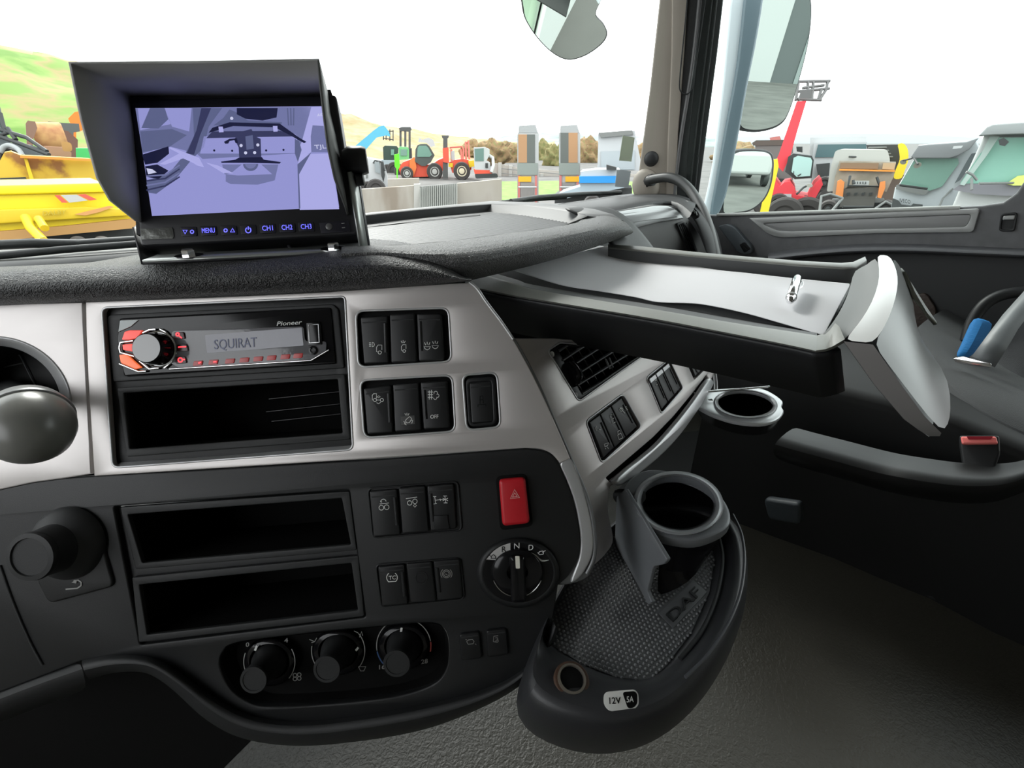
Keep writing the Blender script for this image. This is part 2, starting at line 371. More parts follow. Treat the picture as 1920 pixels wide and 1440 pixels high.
# ribs moulded in the tray mat
rb = []
zt = ZP(-.1055); fpoly = [zt.hit(x, y) for x, y in [(640, 462), (700, 461), (760, 460), (850, 452), (960, 439), (1050, 425), (1078, 416), (1040, 408), (925, 398), (690, 418), (560, 432)]]
def inside(p, P):
    c = False
    for i in range(len(P)):
        a, b = P[i], P[i - 1]
        if (a[1] > p[1]) != (b[1] > p[1]) and p[0] < (b[0] - a[0]) * (p[1] - a[1]) / (b[1] - a[1]) + a[0]: c = not c
    return c
r0 = Vector(zt.hit(905, 399)); r1 = Vector(zt.hit(1068, 421)); dv = Vector((VR.x, VR.y))
for i in range(24):
    s = r0.lerp(r1, i / 23.0); q = [s - dv * (k * .004) for k in range(-20, 130)]
    q = [p for p in q if inside(p, fpoly)]
    if len(q) > 3: rb.append([tuple(q[0]), tuple(q[-1])])
cu_ = []
for l in rb:
    a_, b2_ = Vector(l[0]), Vector(l[1]); w_ = Vector((-dv.y, dv.x)) * .0011; k_ = len(cu_) * 4
    cu_.append([zt.w(a_ - w_, 0), zt.w(b2_ - w_, 0), zt.w(b2_ + w_, .0003), zt.w(a_ + w_, .0003)])
mesh('tray_ribs', [v for q in cu_ for v in q], [[i * 4, i * 4 + 1, i * 4 + 2, i * 4 + 3] for i in range(len(cu_))], mat('rib_grey', (.10, .102, .105), .5), dash)
wires('tray_seam', [[tuple(Z(x, y, -.1058)) for x, y in ((690, 427), (780, 416), (900, 404))]], .0012, blk, dash)
# side arch of the dash hood towards the passenger
A0 = [(1098, 386, .80), (1140, 394, .80), (1170, 412, .79), (1196, 440, .78), (1218, 468, .77), (1232, 492, .76)]
A1 = [(1120, 380, .83), (1155, 389, .83), (1184, 408, .82), (1208, 436, .81), (1230, 464, .80), (1246, 490, .79)]
A2 = [(1040, 384, .70), (1080, 398, .70), (1110, 420, .70), (1140, 450, .70), (1160, 480, .70), (1180, 500, .70)]
loft('side_arch', [[K(*q) for q in L] for L in (A2, A0, A1)], blk2, dash, thick=.006, sub=1)
# passenger side of the dash
top = [(1040, 388, -0.1579), (1090, 383, -0.1579), (1150, 372, -0.1579), (1220, 366, -0.1579), (1262, 366, -0.1579), (1285, 372, -0.1607), (1305, 385, -0.1664)]
mid = [(1060, 396, -0.1579), (1110, 390, -0.1579), (1165, 384, -0.1579), (1225, 376, -0.1607), (1262, 376, -0.1636), (1280, 385, -0.1664), (1296, 400, -0.1720)]
fro = [(1080, 405, -0.1692), (1130, 399, -0.1692), (1170, 394, -0.1692), (1228, 383, -0.1720), (1262, 384, -0.1777), (1277, 396, -0.1833), (1290, 415, -0.1889)]
loft('passenger_top', [[Z(x, y - 6, -.19) for x, y, z in top]] + [[Z(*q) for q in L] for L in (top, mid, fro)], blk2, dash, sub=1)
plate('passenger_face', DR, [(1080, 400), (1165, 394), (1228, 384), (1262, 386), (1285, 402), (1312, 440), (1335, 500), (1350, 620), (1080, 620)], -.03, -.002, mat('fascia_grey', (.12, .12, .118), .5), dash, bev=.002)
plate('inlay_strip', DR, rr([(1120, 404), (1160, 397), (1228, 386), (1252, 386), (1268, 392), (1284, 410), (1240, 416), (1201, 426), (1150, 440)], 5), 0, .006, sild, dash, bev=.003)
plate('inlay_hollow', DR, rr([(1150, 406), (1228, 392), (1250, 393), (1266, 402), (1272, 407), (1200, 415), (1160, 424)], 4), .006, .008, sild, dash, bev=.001)
loft('corner_roll', [[K(*q) for q in L] for L in (
    [(1260, 386, 1.5792), (1294, 396, 1.5228), (1310, 425, 1.4805), (1322, 460, 1.4382), (1332, 500, 1.3959)],
    [(1285, 371, 1.5933), (1312, 388, 1.5369), (1332, 414, 1.4946), (1345, 450, 1.4382), (1352, 500, 1.3959)],
    [(1296, 375, 1.6638), (1324, 395, 1.6074), (1345, 425, 1.5510), (1356, 465, 1.4946), (1362, 510, 1.4382)])], blk2, dash, thick=.01, sub=2)
sv = thing('side_vent', 'slim upright black side vent at the door end of the dash', 'vent', DR.at(1285, 470))
plate('vent_frame', DR, rr([(1269, 419), (1283, 414), (1292, 425), (1312, 480), (1296, 480)], 4), .0, .006, blk2, sv, holes=[[(1273, 422), (1281, 419), (1289, 428), (1306, 478), (1299, 478)]], bev=.002)
for i in range(5):
    wires('vent_slat', [[(1274 + i * 3.2, 422 - i * 1), (1297 + i * 3, 478)]], .0018, swm, sv, DR, .003)
dv = thing('demister_vent', 'small black demister grille at the foot of the pillar', 'vent', K(1295, 395, 1.52))
VP_ = Pl(K(1295, 392, 1.48), (K(1310, 405, 1.48) - K(1282, 378, 1.58)), ZZ * .6 - VF)
plate('grille_frame', VP_, rr([(1277, 379), (1288, 375), (1312, 400), (1308, 407), (1300, 410)], 3), .0, .005, blk2, dv, bev=.001)
for i in range(4):
    a = i / 3.; wires('grille_bar', [[(1283 + 14 * a, 381 + 15 * a), (1289 + 16 * a, 380 + 17 * a), (1296 + 11 * a, 392 + 12 * a)]], .0016, doorsil, dv, VP_, .006)

# brushed silver fascia
hole_radio = rr([(191, 577), (647, 556), (662, 843), (211, 877)], [12, 8, 12, 14])
hole_b1 = rr([(667, 583), (841, 577), (847, 678), (672, 689)], 16)
hole_b2 = rr([(675, 713), (848, 703), (854, 809), (683, 821)], 16)
hole_sp = rr([(867, 703), (932, 698), (939, 801), (875, 807)], 15)
fasc = [(160, 566), (400, 557), (600, 548), (880, 529)] + sm([(880, 529), (895, 542), (912, 567), (940, 604), (962, 636), (985, 676), (1010, 725), (1040, 792), (1060, 838), (1069, 860)])[1:] + [(1050, 869)] + sm([(1050, 869), (1043, 860), (1031, 849), (1012, 842), (985, 840)])[1:] + [(700, 860), (176, 893), (170, 800), (164, 700), (161, 620)]
fm = plate('silver_fascia', P1, fasc, -.006, 0, sil, dash, holes=[hole_radio, hole_b1, hole_b2, hole_sp], bev=.0012)
for h, nm in ((hole_radio, 'fascia_edge'), (hole_b1, 'fascia_edge'), (hole_b2, 'fascia_edge'), (hole_sp, 'fascia_edge')):
    wires(nm, [list(h) + [h[0]]], .0011, sild, dash, P1, -.0002, .7)
wires('fascia_edge', [sm([(880, 529), (895, 542), (912, 567), (940, 604), (962, 636)])], .0016, sild, dash, P1, -.001)
wires('fascia_edge', [sm([(962, 636), (985, 676), (1010, 725), (1040, 792), (1060, 838), (1072, 866), (1100, 932), (1112, 985), (1114, 1040), (1100, 1075)])], .0022, silk, dash, P1, -.004)
plate('trim_strip', P1, sm([(1050, 870), (1072, 862), (1096, 925), (1110, 985), (1112, 1035), (1092, 1078), (1070, 1092), (1086, 1045), (1088, 1000), (1078, 945), (1062, 900)], True, 4), -.008, -.001, sild, dash, bev=.002)
plate('fascia_side', P1, sm([(955, 628), (985, 672), (1010, 720), (1040, 785), (1075, 865), (1102, 930), (1117, 985), (1120, 1040), (1104, 1082), (1060, 1098), (1040, 1090), (1060, 1040), (1060, 900), (1000, 760)], True, 4), -.03, -.006, silk, dash, bev=.003)
# sloped lip below the stereo opening
lipo = [P1.at(*q, 0) for q in ((213, 876), (440, 860), (662, 842))]; lipi = [P1.at(*q, -.012) for q in ((240, 858), (440, 846), (655, 828))]
loft('opening_lip', [lipo, lipi], sild, dash)
# left silver panel with the round opening
plate('silver_panel', P1, [(-260, 575), (0, 570), (154, 567), (158, 640), (162, 720), (167, 820), (171, 889), (120, 897), (60, 905), (0, 918), (-260, 975)], -.006, 0, sil, dash, holes=[ell(4, 745, 126, 106, rot=20)], bev=.0012)
loft('opening_ring', [[P1.at(*q, n) for q in ell(4, 745, rx, ry, rot=20)] for rx, ry, n in ((134, 113, .0), (130, 110, .0015), (124, 104, -.001), (112, 95, -.012))], sild, dash, closed=True, sub=1)
tub('round_recess', P1, ell(4, 745, 114, 96, rot=20), -.010, .05, blk, dash)
wires('recess_seam', [[(-60, 665), (30, 661), (38, 668), (72, 735)], [(-60, 695), (0, 690), (42, 681)]], .0006, silk, dash, P1, -.058)
kb = thing('brake_lever_knob', 'round grey plastic lever knob with a pale collar in front of the round opening', 'lever', K(55, 800, .38))
kc = K(58, 806, .375); kn = (K(40, 700, .43) - kc).normalized()
kv = (RT * .93 - UPV * .2).normalized()
def sq(t): return t
prof = [(.001, -.0275), (.010, -.0255), (.018, -.020), (.0245, -.011), (.0278, 0), (.0282, .009), (.027, .015)]
lathe('knob', kc, kn, prof, mat('knob_grey', (.19, .19, .175), .3, bump=('noise', 200, .05)), kb, 40)
lathe('collar', kc, kn, [(.0285, .0145), (.0288, .0165), (.0275, .018)], sild, kb, 40)
lathe('socket', kc, kn, [(.027, .018), (.025, .028), (.018, .040), (.012, .046)], mat('knob_cap_grey', (.22, .225, .22), .4), kb, 40)
wires('lever', [[tuple(kc + kn * .04), tuple(K(20, 730, .50))]], .011, blk, kb)

# ---------------------------------------------------------------- lower console
con_out = [(-260, 985), (0, 918), (60, 905), (120, 897), (176, 893), (700, 862), (985, 841)] + sm([(985, 841), (1012, 844), (1031, 851), (1044, 862), (1054, 882), (1072, 930), (1084, 985), (1088, 1020), (1082, 1052), (1066, 1080), (1046, 1098)])[1:] + sm([(1046, 1098), (1040, 1140), (1030, 1185), (1008, 1230), (970, 1268), (905, 1298), (780, 1330), (640, 1352), (540, 1356), (470, 1345), (410, 1318), (360, 1282), (310, 1245), (265, 1232), (210, 1232), (150, 1240)])[1:] + [(0, 1298), (-260, 1400)]
pk1 = rr([(232, 958), (650, 928), (664, 1028), (257, 1062)], 4)
pk2 = rr([(254, 1090), (668, 1049), (677, 1151), (266, 1198)], 4)
clim = sm([(412, 1250), (418, 1222), (445, 1205), (560, 1190), (700, 1176), (800, 1168), (832, 1178), (842, 1210), (838, 1250), (818, 1280), (770, 1300), (700, 1313), (600, 1322), (500, 1326), (460, 1315), (430, 1290)], True, 4)
plate('console', P1, con_out, -.010, -.0005, blk, dash, holes=[rr([(212, 950), (655, 918), (686, 1158), (262, 1210)], 6), clim], bev=.0015)
plate('pocket_surround', P1, rr([(214, 952), (658, 920), (687, 1158), (263, 1208)], 5), -.020, -.006, blk, dash, holes=[pk1, pk2], bev=.001)
for o_, i_ in ((rr([(225, 951), (655, 921), (669, 1032), (254, 1068)], 4), pk1), (rr([(247, 1083), (672, 1042), (683, 1156), (260, 1205)], 4), pk2)):
    plate('pocket_frame', P1, o_, -.006, -.001, blk2, dash, holes=[rr([(x + (cx - x) * .028, y + (cy - y) * .09) for (x, y) in (i_[0], i_[6], i_[12], i_[18]) for cx, cy in [(sum(p[0] for p in i_) / len(i_), sum(p[1] for p in i_) / len(i_))]], 3)], bev=.001)
    tub('storage_pocket', P1, i_, -.004, .11, deep, dash)
# console lip that bulges toward the cab at the bottom
e0 = sm([(1036, 1165), (1020, 1205), (975, 1258), (900, 1292), (780, 1322), (640, 1344), (545, 1350), (470, 1338), (408, 1308), (352, 1268), (305, 1238), (262, 1226), (205, 1226), (152, 1236)], seg=3)
e1 = sm([(1042, 1175), (1026, 1216), (978, 1270), (905, 1312), (785, 1346), (640, 1370), (540, 1376), (455, 1362), (395, 1330), (345, 1290), (300, 1258), (262, 1245), (205, 1246), (156, 1256)], seg=3)
e2 = sm([(1046, 1182), (1028, 1226), (980, 1282), (908, 1325), (790, 1370), (640, 1394), (535, 1398), (445, 1382), (380, 1345), (335, 1303), (295, 1272), (262, 1260), (210, 1262), (166, 1275)], seg=3)
loft('console_lip', [[P1.at(*q, -.004) for q in e0], [P1.at(*q, .010) for q in [((a[0] * .6 + b[0] * .4), (a[1] * .6 + b[1] * .4)) for a, b in zip(e0, e1)]], [P1.at(*q, .014) for q in e1], [P1.at(*q, .004) for q in e2], [P1.at(*q, -.06) for q in e2]], blk2, dash, sub=1)
a0 = [(-260, 1395), (0, 1292), (80, 1262), (150, 1238)]
loft('knee_edge', [[P1.at(x, y, -.006) for x, y in a0], [P1.at(x + 4, y + 14, .006) for x, y in a0], [P1.at(x + 10, y + 42, .004) for x, y in a0], [P1.at(x + 14, y + 56, -.05) for x, y in a0]], blk2, dash, sub=1)
wires('console_seam', [sm([(0, 1060), (25, 1130), (55, 1200), (80, 1247)])], .0012, blk2, dash, P1, .0)
plate('under_panel', P1, [(-400, 1150), (420, 1150), (560, 1330), (480, 1380), (400, 1460), (380, 1700), (-400, 1700)], -.14, -.13, deep, dash)  # black plate added to stand for the shade beneath the dash
# climate recess
cb = tub('climate_recess', P1, clim, -.002, .016, deep, dash, taper=.06)

# ---------------------------------------------------------------- stereo and slot below
bez = plate('stereo_surround', P1, rr([(192, 578), (647, 557), (661, 842), (212, 870)], 8), -.016, -.006, blk, dash, holes=[rr([(220, 592), (628, 572), (632, 688), (232, 708)], 5), rr([(230, 735), (636, 709), (645, 815), (240, 843)], 4)], bev=.001)
plate('slot_frame', P1, rr([(219, 727), (646, 701), (657, 824), (237, 857)], 5), -.006, -.002, blk2, dash, holes=[rr([(232, 737), (633, 711), (642, 812), (243, 842)], 3)], bev=.001)
tub('storage_slot', P1, [(230, 735), (636, 709), (645, 815), (240, 843)], -.006, .09, deep, dash)
wires('slot_rails', [[(500, 772), (640, 757)], [(510, 790), (640, 776)], [(505, 748), (640, 734)]], .0012, gloss, dash, P1, -.03)
rad = thing('car_stereo', 'black car stereo with round volume knob and glowing red keys', 'car stereo', P1.at(425, 700, -.006))
plate('surround', P1, rr([(200, 596), (206, 590), (624, 570), (634, 580), (645, 690), (212, 716)], 4), -.010, -.0035, blk2, rad, holes=[rr([(225, 598), (618, 577), (628, 680), (234, 705)], 5)], bev=.001)
RP = P1
plate('faceplate', P1, rr([(225, 597), (619, 576), (629, 682), (234, 706), (222, 670), (218, 635)], 4), -.012, -.001, gloss, rad, bev=.0015)
lcd = mat('stereo_lens', (.14, .14, .15), .12, bump=('noise', 90, .25))
plate('lens', P1, rr([(322, 620), (569, 612), (572, 640), (612, 640), (611, 662), (580, 676), (335, 690), (318, 680)], 6), -.001, .0004, lcd, rad, bev=.0003)
scr = plate('display', P1, rr([(384, 628), (566, 614), (569, 648), (388, 662)], 2), .0004, .0007, mat('stereo_display', (.26, .26, .30), .15, bump=('noise', 60, .3)), rad)
text('display_text', 'SQUIRAT', P1, (402, 655), (482, 650), (-1, -18), mat('lcd_ink', (.10, .11, .20), .4), rad, n=.0009)
text('brand_text', 'Pioneer', P1, (519, 611), (565, 608), (2, -8), sym, rad, n=.0004)
sred = mat('key_red', (.8, .05, .05), .3, emit=((1, .10, .06), .55))
ored = mat('key_orange', (.85, .12, .04), .3, emit=((1, .18, .05), .7))
ks = [([(228, 637), (233, 622), (243, 619), (267, 619), (257, 634), (240, 637)], sred), ([(229, 646), (251, 644), (252, 660), (230, 656)], sred), ([(223, 665), (238, 665), (252, 678), (265, 689), (254, 692), (226, 680)], ored)]
for k, (o_, mm) in enumerate(ks): plate('key', P1, rr(o_, 2), -.001, .0012, mm, rad, bev=.0005)
wires('key_trim', [[(226, 642), (250, 639)], [(226, 642), (224, 652), (226, 661), (252, 668)], [(224, 682), (260, 697), (274, 696)], [(268, 624), (280, 618), (292, 617)], [(300, 617), (310, 622), (320, 634), (328, 646), (329, 662), (322, 678), (308, 690)], [(262, 677), (280, 692), (298, 690)]], .0011, chrome, rad, P1, .0006, .6)
for x, y in ((335, 629), (341, 652), (338, 675)): plate('key', P1, rr([(x - 10, y - 6), (x + 9, y - 7), (x + 12, y + 6), (x - 9, y + 7)], 3), .0004, .0014, mat('key_dark', (.05, .01, .012), .25), rad, bev=.0004)
strokes('key_symbols', P1, [circ(333, 627, 3), [(336, 630), (341, 634)], [(334, 651), (349, 650)], circ(338, 675, 4), [(343, 674), (347, 674)], [(372, 681), (377, 679)], [(400, 679), (406, 678)]], 2.4, mat('glow_red', (1, .05, .05), .4, emit=((1, .05, .07), 1.6)), rad, .0018)
for x, y in ((372, 681), (401, 679), (432, 677), (459, 675), (485, 673), (510, 671), (536, 669), (560, 667)):
    plate('preset_key', P1, rr([(x - 9, y - 4), (x + 8, y - 5), (x + 6, y + 4), (x - 11, y + 5)], 2), .0004, .0012, mat('preset_red', (.22, .03, .03), .3, emit=((1, .08, .08), .12)), rad, bev=.0003)
wires('chrome_line', [[(318, 692), (583, 676), (617, 656)]], .0009, chrome, rad, P1, .0008)
plate('port_cover', P1, rr([(574, 605), (600, 603), (604, 646), (577, 648)], 2), -.001, .0012, gloss, rad, bev=.0005)
wires('port_outline', [[(579, 609), (597, 608), (599, 642), (580, 643), (579, 609)]], .0005, chrome, rad, P1, .0013)
lathe('socket', P1.at(588, 657, 0), P1.n, [(.0042, 0), (.0042, .0012), (.0026, .0016), (.0024, .0004), (.0001, .0004)], gloss, rad, 24)
kk = P1.at(298, 655, 0)
lathe('knob_ring', kk, P1.n, [(.0172, 0), (.0172, .0014), (.0160, .0018), (.0156, .0008)], chrome, rad, 40)
kn_ = lathe('volume_knob', kk, P1.n, [(.0155, .0), (.0152, .004), (.0142, .012), (.0138, .0145), (.0126, .0155)], gloss, rad, 40)
lathe('knob_face', P1.at(298, 655, 0), P1.n, [(.0128, .0150), (.0126, .0158), (.001, .0159)], mat('spun_silver', (.20, .20, .20), .35, .5), rad, 40)
plate('corner_mirror', P1, [(225, 601), (259, 600), (245, 612), (236, 616), (222, 622)], -.001, -.0004, mat('pale_reflector', (.45, .5, .5), .3), rad)  # flat pale patch on the upper left of the faceplate

# ---------------------------------------------------------------- rocker switches
def rocker(pl, q, icons, parent, n0=-.006, n1=.0015, groove=0, m=None, w=1.1, d=.45, name='rocker_switch', r=5, im=None):
    o = plate(name, pl, rr(q, r), n0, n1, m or swm, parent, bev=.0016)
    tl, tr, br, bl = [Vector(p) for p in q]
    if groove:
        s = tr * .9 + tl * .1 if groove > 0 else tl * .88 + tr * .12; e = br * .9 + bl * .1 if groove > 0 else bl * .88 + br * .12
        a = s + (e - s) * .17; b = s + (e - s) * .78
        wires('grip_ridge', [[tuple(a), tuple(b)]], .0016, m or swm, o, pl, n1 + .0002, .6)
    wires('edge_crease', [[tuple(tl + (bl - tl) * .13 + (tr - tl) * .08), tuple(tr + (br - tr) * .13 - (tr - tl) * .08)]], .0006, blk2, o, pl, n1, .5)
    if icons: strokes('symbol', pl, icons, w, im or sym, o, n1 + .0004, d)
    return o
def I_truck(x, y, s=1): return sh([[(-3, 5), (-5, 4), (-5, -4), (-2, -8), (5, -8), (5, 1)], circ(1, 6, 3), [(4, 5), (5, 5)]], x, y, s)
def I_lamp(x, y): return [[(x - 5, y - 3), (x - 1, y - 3)], [(x - 5, y), (x - 1, y)], [(x - 5, y + 3), (x - 1, y + 3)], [(x + 1, y - 4), (x + 1, y + 4), (x + 4, y + 3), (x + 5, y), (x + 4, y - 3), (x + 1, y - 4)]]
def I_rays(x, y): return [[(x - 4, y - 4), (x - 2, y)], [(x, y - 5), (x, y)], [(x + 4, y - 4), (x + 2, y)]]
def I_fog(x, y): return [[(x - 6, y), (x + 6, y), (x + 4, y + 4), (x, y + 6), (x - 4, y + 4), (x - 6, y)], [(x - 5, y - 8), (x - 3, y - 3)], [(x, y - 9), (x, y - 4)], [(x + 5, y - 8), (x + 3, y - 3)], ]
b1 = thing('switch_bank', 'upper three black rocker switches with lamp and beacon symbols in the silver fascia', 'switches', P1.at(757, 680, -.006))
plate('bezel', P1, hole_b1, -.012, -.004, deep, b1, bev=.001)
rocker(P1, [(675, 594), (727, 591), (729, 680), (682, 683)], I_lamp(697, 646) + I_truck(711, 655), b1, groove=1)
rocker(P1, [(730, 589), (778, 587), (782, 678), (733, 681)], I_truck(757, 653, .85) + I_rays(756, 643), b1, n1=.002)
rocker(P1, [(781, 587), (828, 588), (833, 676), (785, 678)], I_fog(801, 650) + I_fog(816, 648), b1, groove=-1)
b2 = thing('switch_bank', 'middle three black rocker switches, the right one marked OFF, in the silver fascia', 'switches', P1.at(763, 812, -.006))
plate('bezel', P1, hole_b2, -.012, -.004, deep, b2, bev=.001)
rocker(P1, [(681, 728), (733, 722), (737, 811), (688, 815)], [[(700, 750), (698, 750), (698, 741), (701, 738), (706, 738), (706, 747)], circ(703, 750, 3), circ(716, 750, 3), [(706, 750), (713, 750)], [(710, 742), (713, 744), (710, 746), (707, 744), (710, 742)], [(706, 755), (710, 757), (714, 754)]], b2, groove=1)
r2 = rocker(P1, [(736, 720), (785, 717), (790, 807), (740, 811)], I_rays(763, 779), b2, n1=.002)
plate('sticker', P1, [(751, 781), (777, 779), (778, 795), (752, 797)], .0021, .0024, mat('sticker_grey', (.07, .07, .07), .7, bump=('noise', 300, .8)), r2)
strokes('symbol', P1, [[(762, 786), (768, 781), (772, 785), (768, 792), (763, 793), (760, 789), (762, 786)], [(757, 790), (761, 794)], [(758, 794), (762, 797)], [(771, 788), (774, 788), (772, 794)]], 1.2, sym, r2, .0026)
r3 = rocker(P1, [(788, 716), (838, 714), (843, 802), (794, 806)], [[(805, 732), (805, 749)], [(809, 731), (809, 749)], [(802, 735), (812, 735)], [(802, 740), (812, 740)], [(802, 745), (812, 745)], circ(817, 737, 3.4, -200, 60), circ(820, 742, 3.2, -80, 120), circ(816, 746, 3, 0, 180)], b2, groove=-1)
text('lettering', 'OFF', P1, (807, 785), (822, 784), (0, -7), sym, r3, n=.002)
b3 = thing('switch', 'single black push switch with a moulded mark right of the OFF switch', 'switch', P1.at(903, 803, -.006))
plate('bezel', P1, hole_sp, -.012, -.004, deep, b3, bev=.001)
plate('collar', P1, rr([(872, 709), (928, 705), (932, 797), (878, 801)], 12), -.006, -.001, swm, b3, holes=[rr([(880, 718), (921, 714), (925, 790), (885, 794)], 6)], bev=.001)
rk = rocker(P1, [(879, 717), (922, 713), (926, 791), (884, 795)], [[(900, 743), (905, 742), (906, 756)], [(900, 743), (900, 757)], [(896, 763), (896, 759), (911, 758), (911, 762)], [(899, 750), (906, 749)]], b3, n1=-.001, im=deep, name='button')

b4 = thing('switch_bank', 'three black axle rocker switches beside the hazard button', 'switches', P1.at(776, 1000))
def lower_bezel(p, q): plate('bezel', P1, rr(q, 12), -.004, .0012, blk, p, bev=.001, holes=[rr([(x + (sum(a[0] for a in q) / 4 - x) * .05, y + (sum(a[1] for a in q) / 4 - y) * .07) for x, y in q], 9)])
lower_bezel(b4, [(687, 915), (860, 901), (868, 996), (697, 1011)])
rocker(P1, [(692, 921), (744, 917), (751, 1003), (700, 1008)], [circ(715, 952, 4.5), circ(725, 951, 4.5), [(712, 945), (729, 943)], circ(719, 941, 5, 170, 350), [(713, 939), (716, 942)]], b4, n1=.003, groove=1)
rocker(P1, [(747, 915), (797, 911), (804, 998), (754, 1002)], [circ(768, 943, 4.2), circ(778, 940, 4.2), [(761, 935), (782, 932)], [(775, 948), (778, 945), (781, 948), (778, 951), (775, 948)]], b4, n1=.0036)
r6 = rocker(P1, [(800, 911), (851, 907), (856, 992), (807, 997)], [[(815, 931), (817, 944)], [(834, 930), (836, 943)], [(816, 938), (835, 936)], [(812, 931), (818, 931)], [(831, 930), (838, 930)], [(813, 945), (819, 944)], [(832, 943), (839, 943)], [(825, 935), (826, 939)], [(830, 934), (840, 939)], [(830, 939), (840, 934)]], b4, n1=.003, groove=-1)
plate('guard_tab', P1, [(813, 967), (840, 966), (840, 972), (843, 992), (814, 994)], .003, .0045, swm, r6, bev=.0008)
b5 = thing('switch_bank', 'three black rocker switches, the left one marked TC, beside the gear selector', 'switches', P1.at(788, 1132))
lower_bezel(b5, [(702, 1058), (865, 1045), (873, 1125), (713, 1141)])
r7 = rocker(P1, [(708, 1063), (758, 1058), (765, 1134), (716, 1138)], [circ(735, 1083, 10, 130, 235), circ(735, 1083, 10, -55, 50), [(728, 1091), (742, 1090)]], b5, n1=.003, groove=1, w=1.4)
text('lettering', 'TC', P1, (729, 1087), (742, 1086), (0, -7), sym, r7, n=.0036)
r8 = rocker(P1, [(761, 1057), (809, 1053), (818, 1129), (770, 1132)], [], b5, n1=.0036)
lathe('round_boss', P1.at(790, 1083, .0036), P1.n, [(.0062, 0), (.006, .0004), (.0048, .0004), (.0046, 0), (.0046, .0005), (.001, .0005)], swm, r8, 28)
rocker(P1, [(812, 1052), (862, 1048), (868, 1122), (820, 1128)], [circ(837, 1076, 5), circ(837, 1076, 7.5), circ(837, 1076, 10.5, 140, 230), circ(837, 1076, 10.5, -50, 40), [(835, 1076), (839, 1078)]], b5, n1=.003, groove=-1, im=symg)
hz = thing('hazard_button', 'bright red hazard warning button with white triangle symbol', 'button', P1.at(965, 985))
plate('button_well', P1, rr([(929, 893), (988, 888), (1000, 987), (938, 995)], 11), -.002, .0006, deep, hz, bev=.0005)
hb = plate('button', P1, rr([(935, 900), (985, 896), (994, 982), (942, 988)], 9), .0, .009, red_m, hz, bev=.003)
strokes('symbol', P1, [[(965, 918), (974, 933), (957, 935), (965, 918)], [(965, 924), (970, 931), (961, 932), (965, 924)]], 1.2, mat('symbol_warm', (.85, .72, .66), .5), hb, .0094)

# gear selector
gs = thing('gear_selector', 'round gloss black gear selector dial marked R N D', 'dial', P1.at(972, 1138))
rings = [(78, 66, 0), (76, 64, .004), (70, 59, .006), (66, 56, .0055)]
loft('dial_ring', [[P1.at(*q, n) for q in ell(972, 1074, rx, ry, n=48)] for rx, ry, n in rings], blk, gs, closed=True)
plate('dial_face', P1, ell(972, 1074, 70, 59, n=48), 0, .0055, gloss, gs)
plate('reverse_field', P1, sm([(912, 1049), (925, 1034), (940, 1024), (957, 1018)], seg=4) + [(957, 1033)] + sm([(957, 1033), (945, 1038), (937, 1043), (930, 1050)], seg=3)[1:], .0055, .0058, mat('pale_grey_print', (.52, .51, .50), .45), gs)
text('lettering', 'R', P1, (941, 1035), (949, 1034), (0, -10), deep, gs, n=.006)
text('lettering', 'N', P1, (964, 1029), (974, 1028), (0, -10), sym, gs, n=.006)
text('lettering', 'D', P1, (991, 1032), (1000, 1031), (0, -10), sym, gs, n=.006)
turt = [[(-5, 3), (5, 3)], [(-4, 3), (-4, -1), (0, -4), (4, -1), (4, 3)], [(-7, -3), (-4, 0)]]
strokes('symbol', P1, sh(turt, 925, 1044), 1.3, deep, gs, .0062)
strokes('symbol', P1, [[(1009, 1038), (1012, 1034), (1018, 1033), (1019, 1038)], [(1008, 1036), (1012, 1040), (1019, 1039)], [(1017, 1036), (1023, 1032)]], 1.4, sym, gs, .0062)
plate('speed_mark', P1, sm([(995, 1036), (1006, 1041), (1016, 1050), (1030, 1050), (1016, 1053), (1008, 1046)], True, 3), .0055, .0058, sym, gs)
loft('hub', [[P1.at(*q, n) for q in ell(970, 1073, rx, ry, n=40)] for rx, ry, n in ((49, 44, .005), (47, 42, .010), (44, 39, .011), (20, 18, .0112))], gloss, gs, closed=True)
wires('hub_ring', [circ(970, 1072, 47, 20, 160, 20)], .0006, chrome, gs, P1, .0085)
bar = plate('turning_bar', P1, rr([(955, 1043), (985, 1043), (988, 1132), (958, 1134)], 10), .006, .015, gloss, gs, bev=.005)
plate('pointer', P1, rr([(966, 1043), (974, 1043), (975, 1066), (967, 1066)], 2), .0145, .0156, mat('pointer_ivory', (.82, .80, .70), .5), gs)

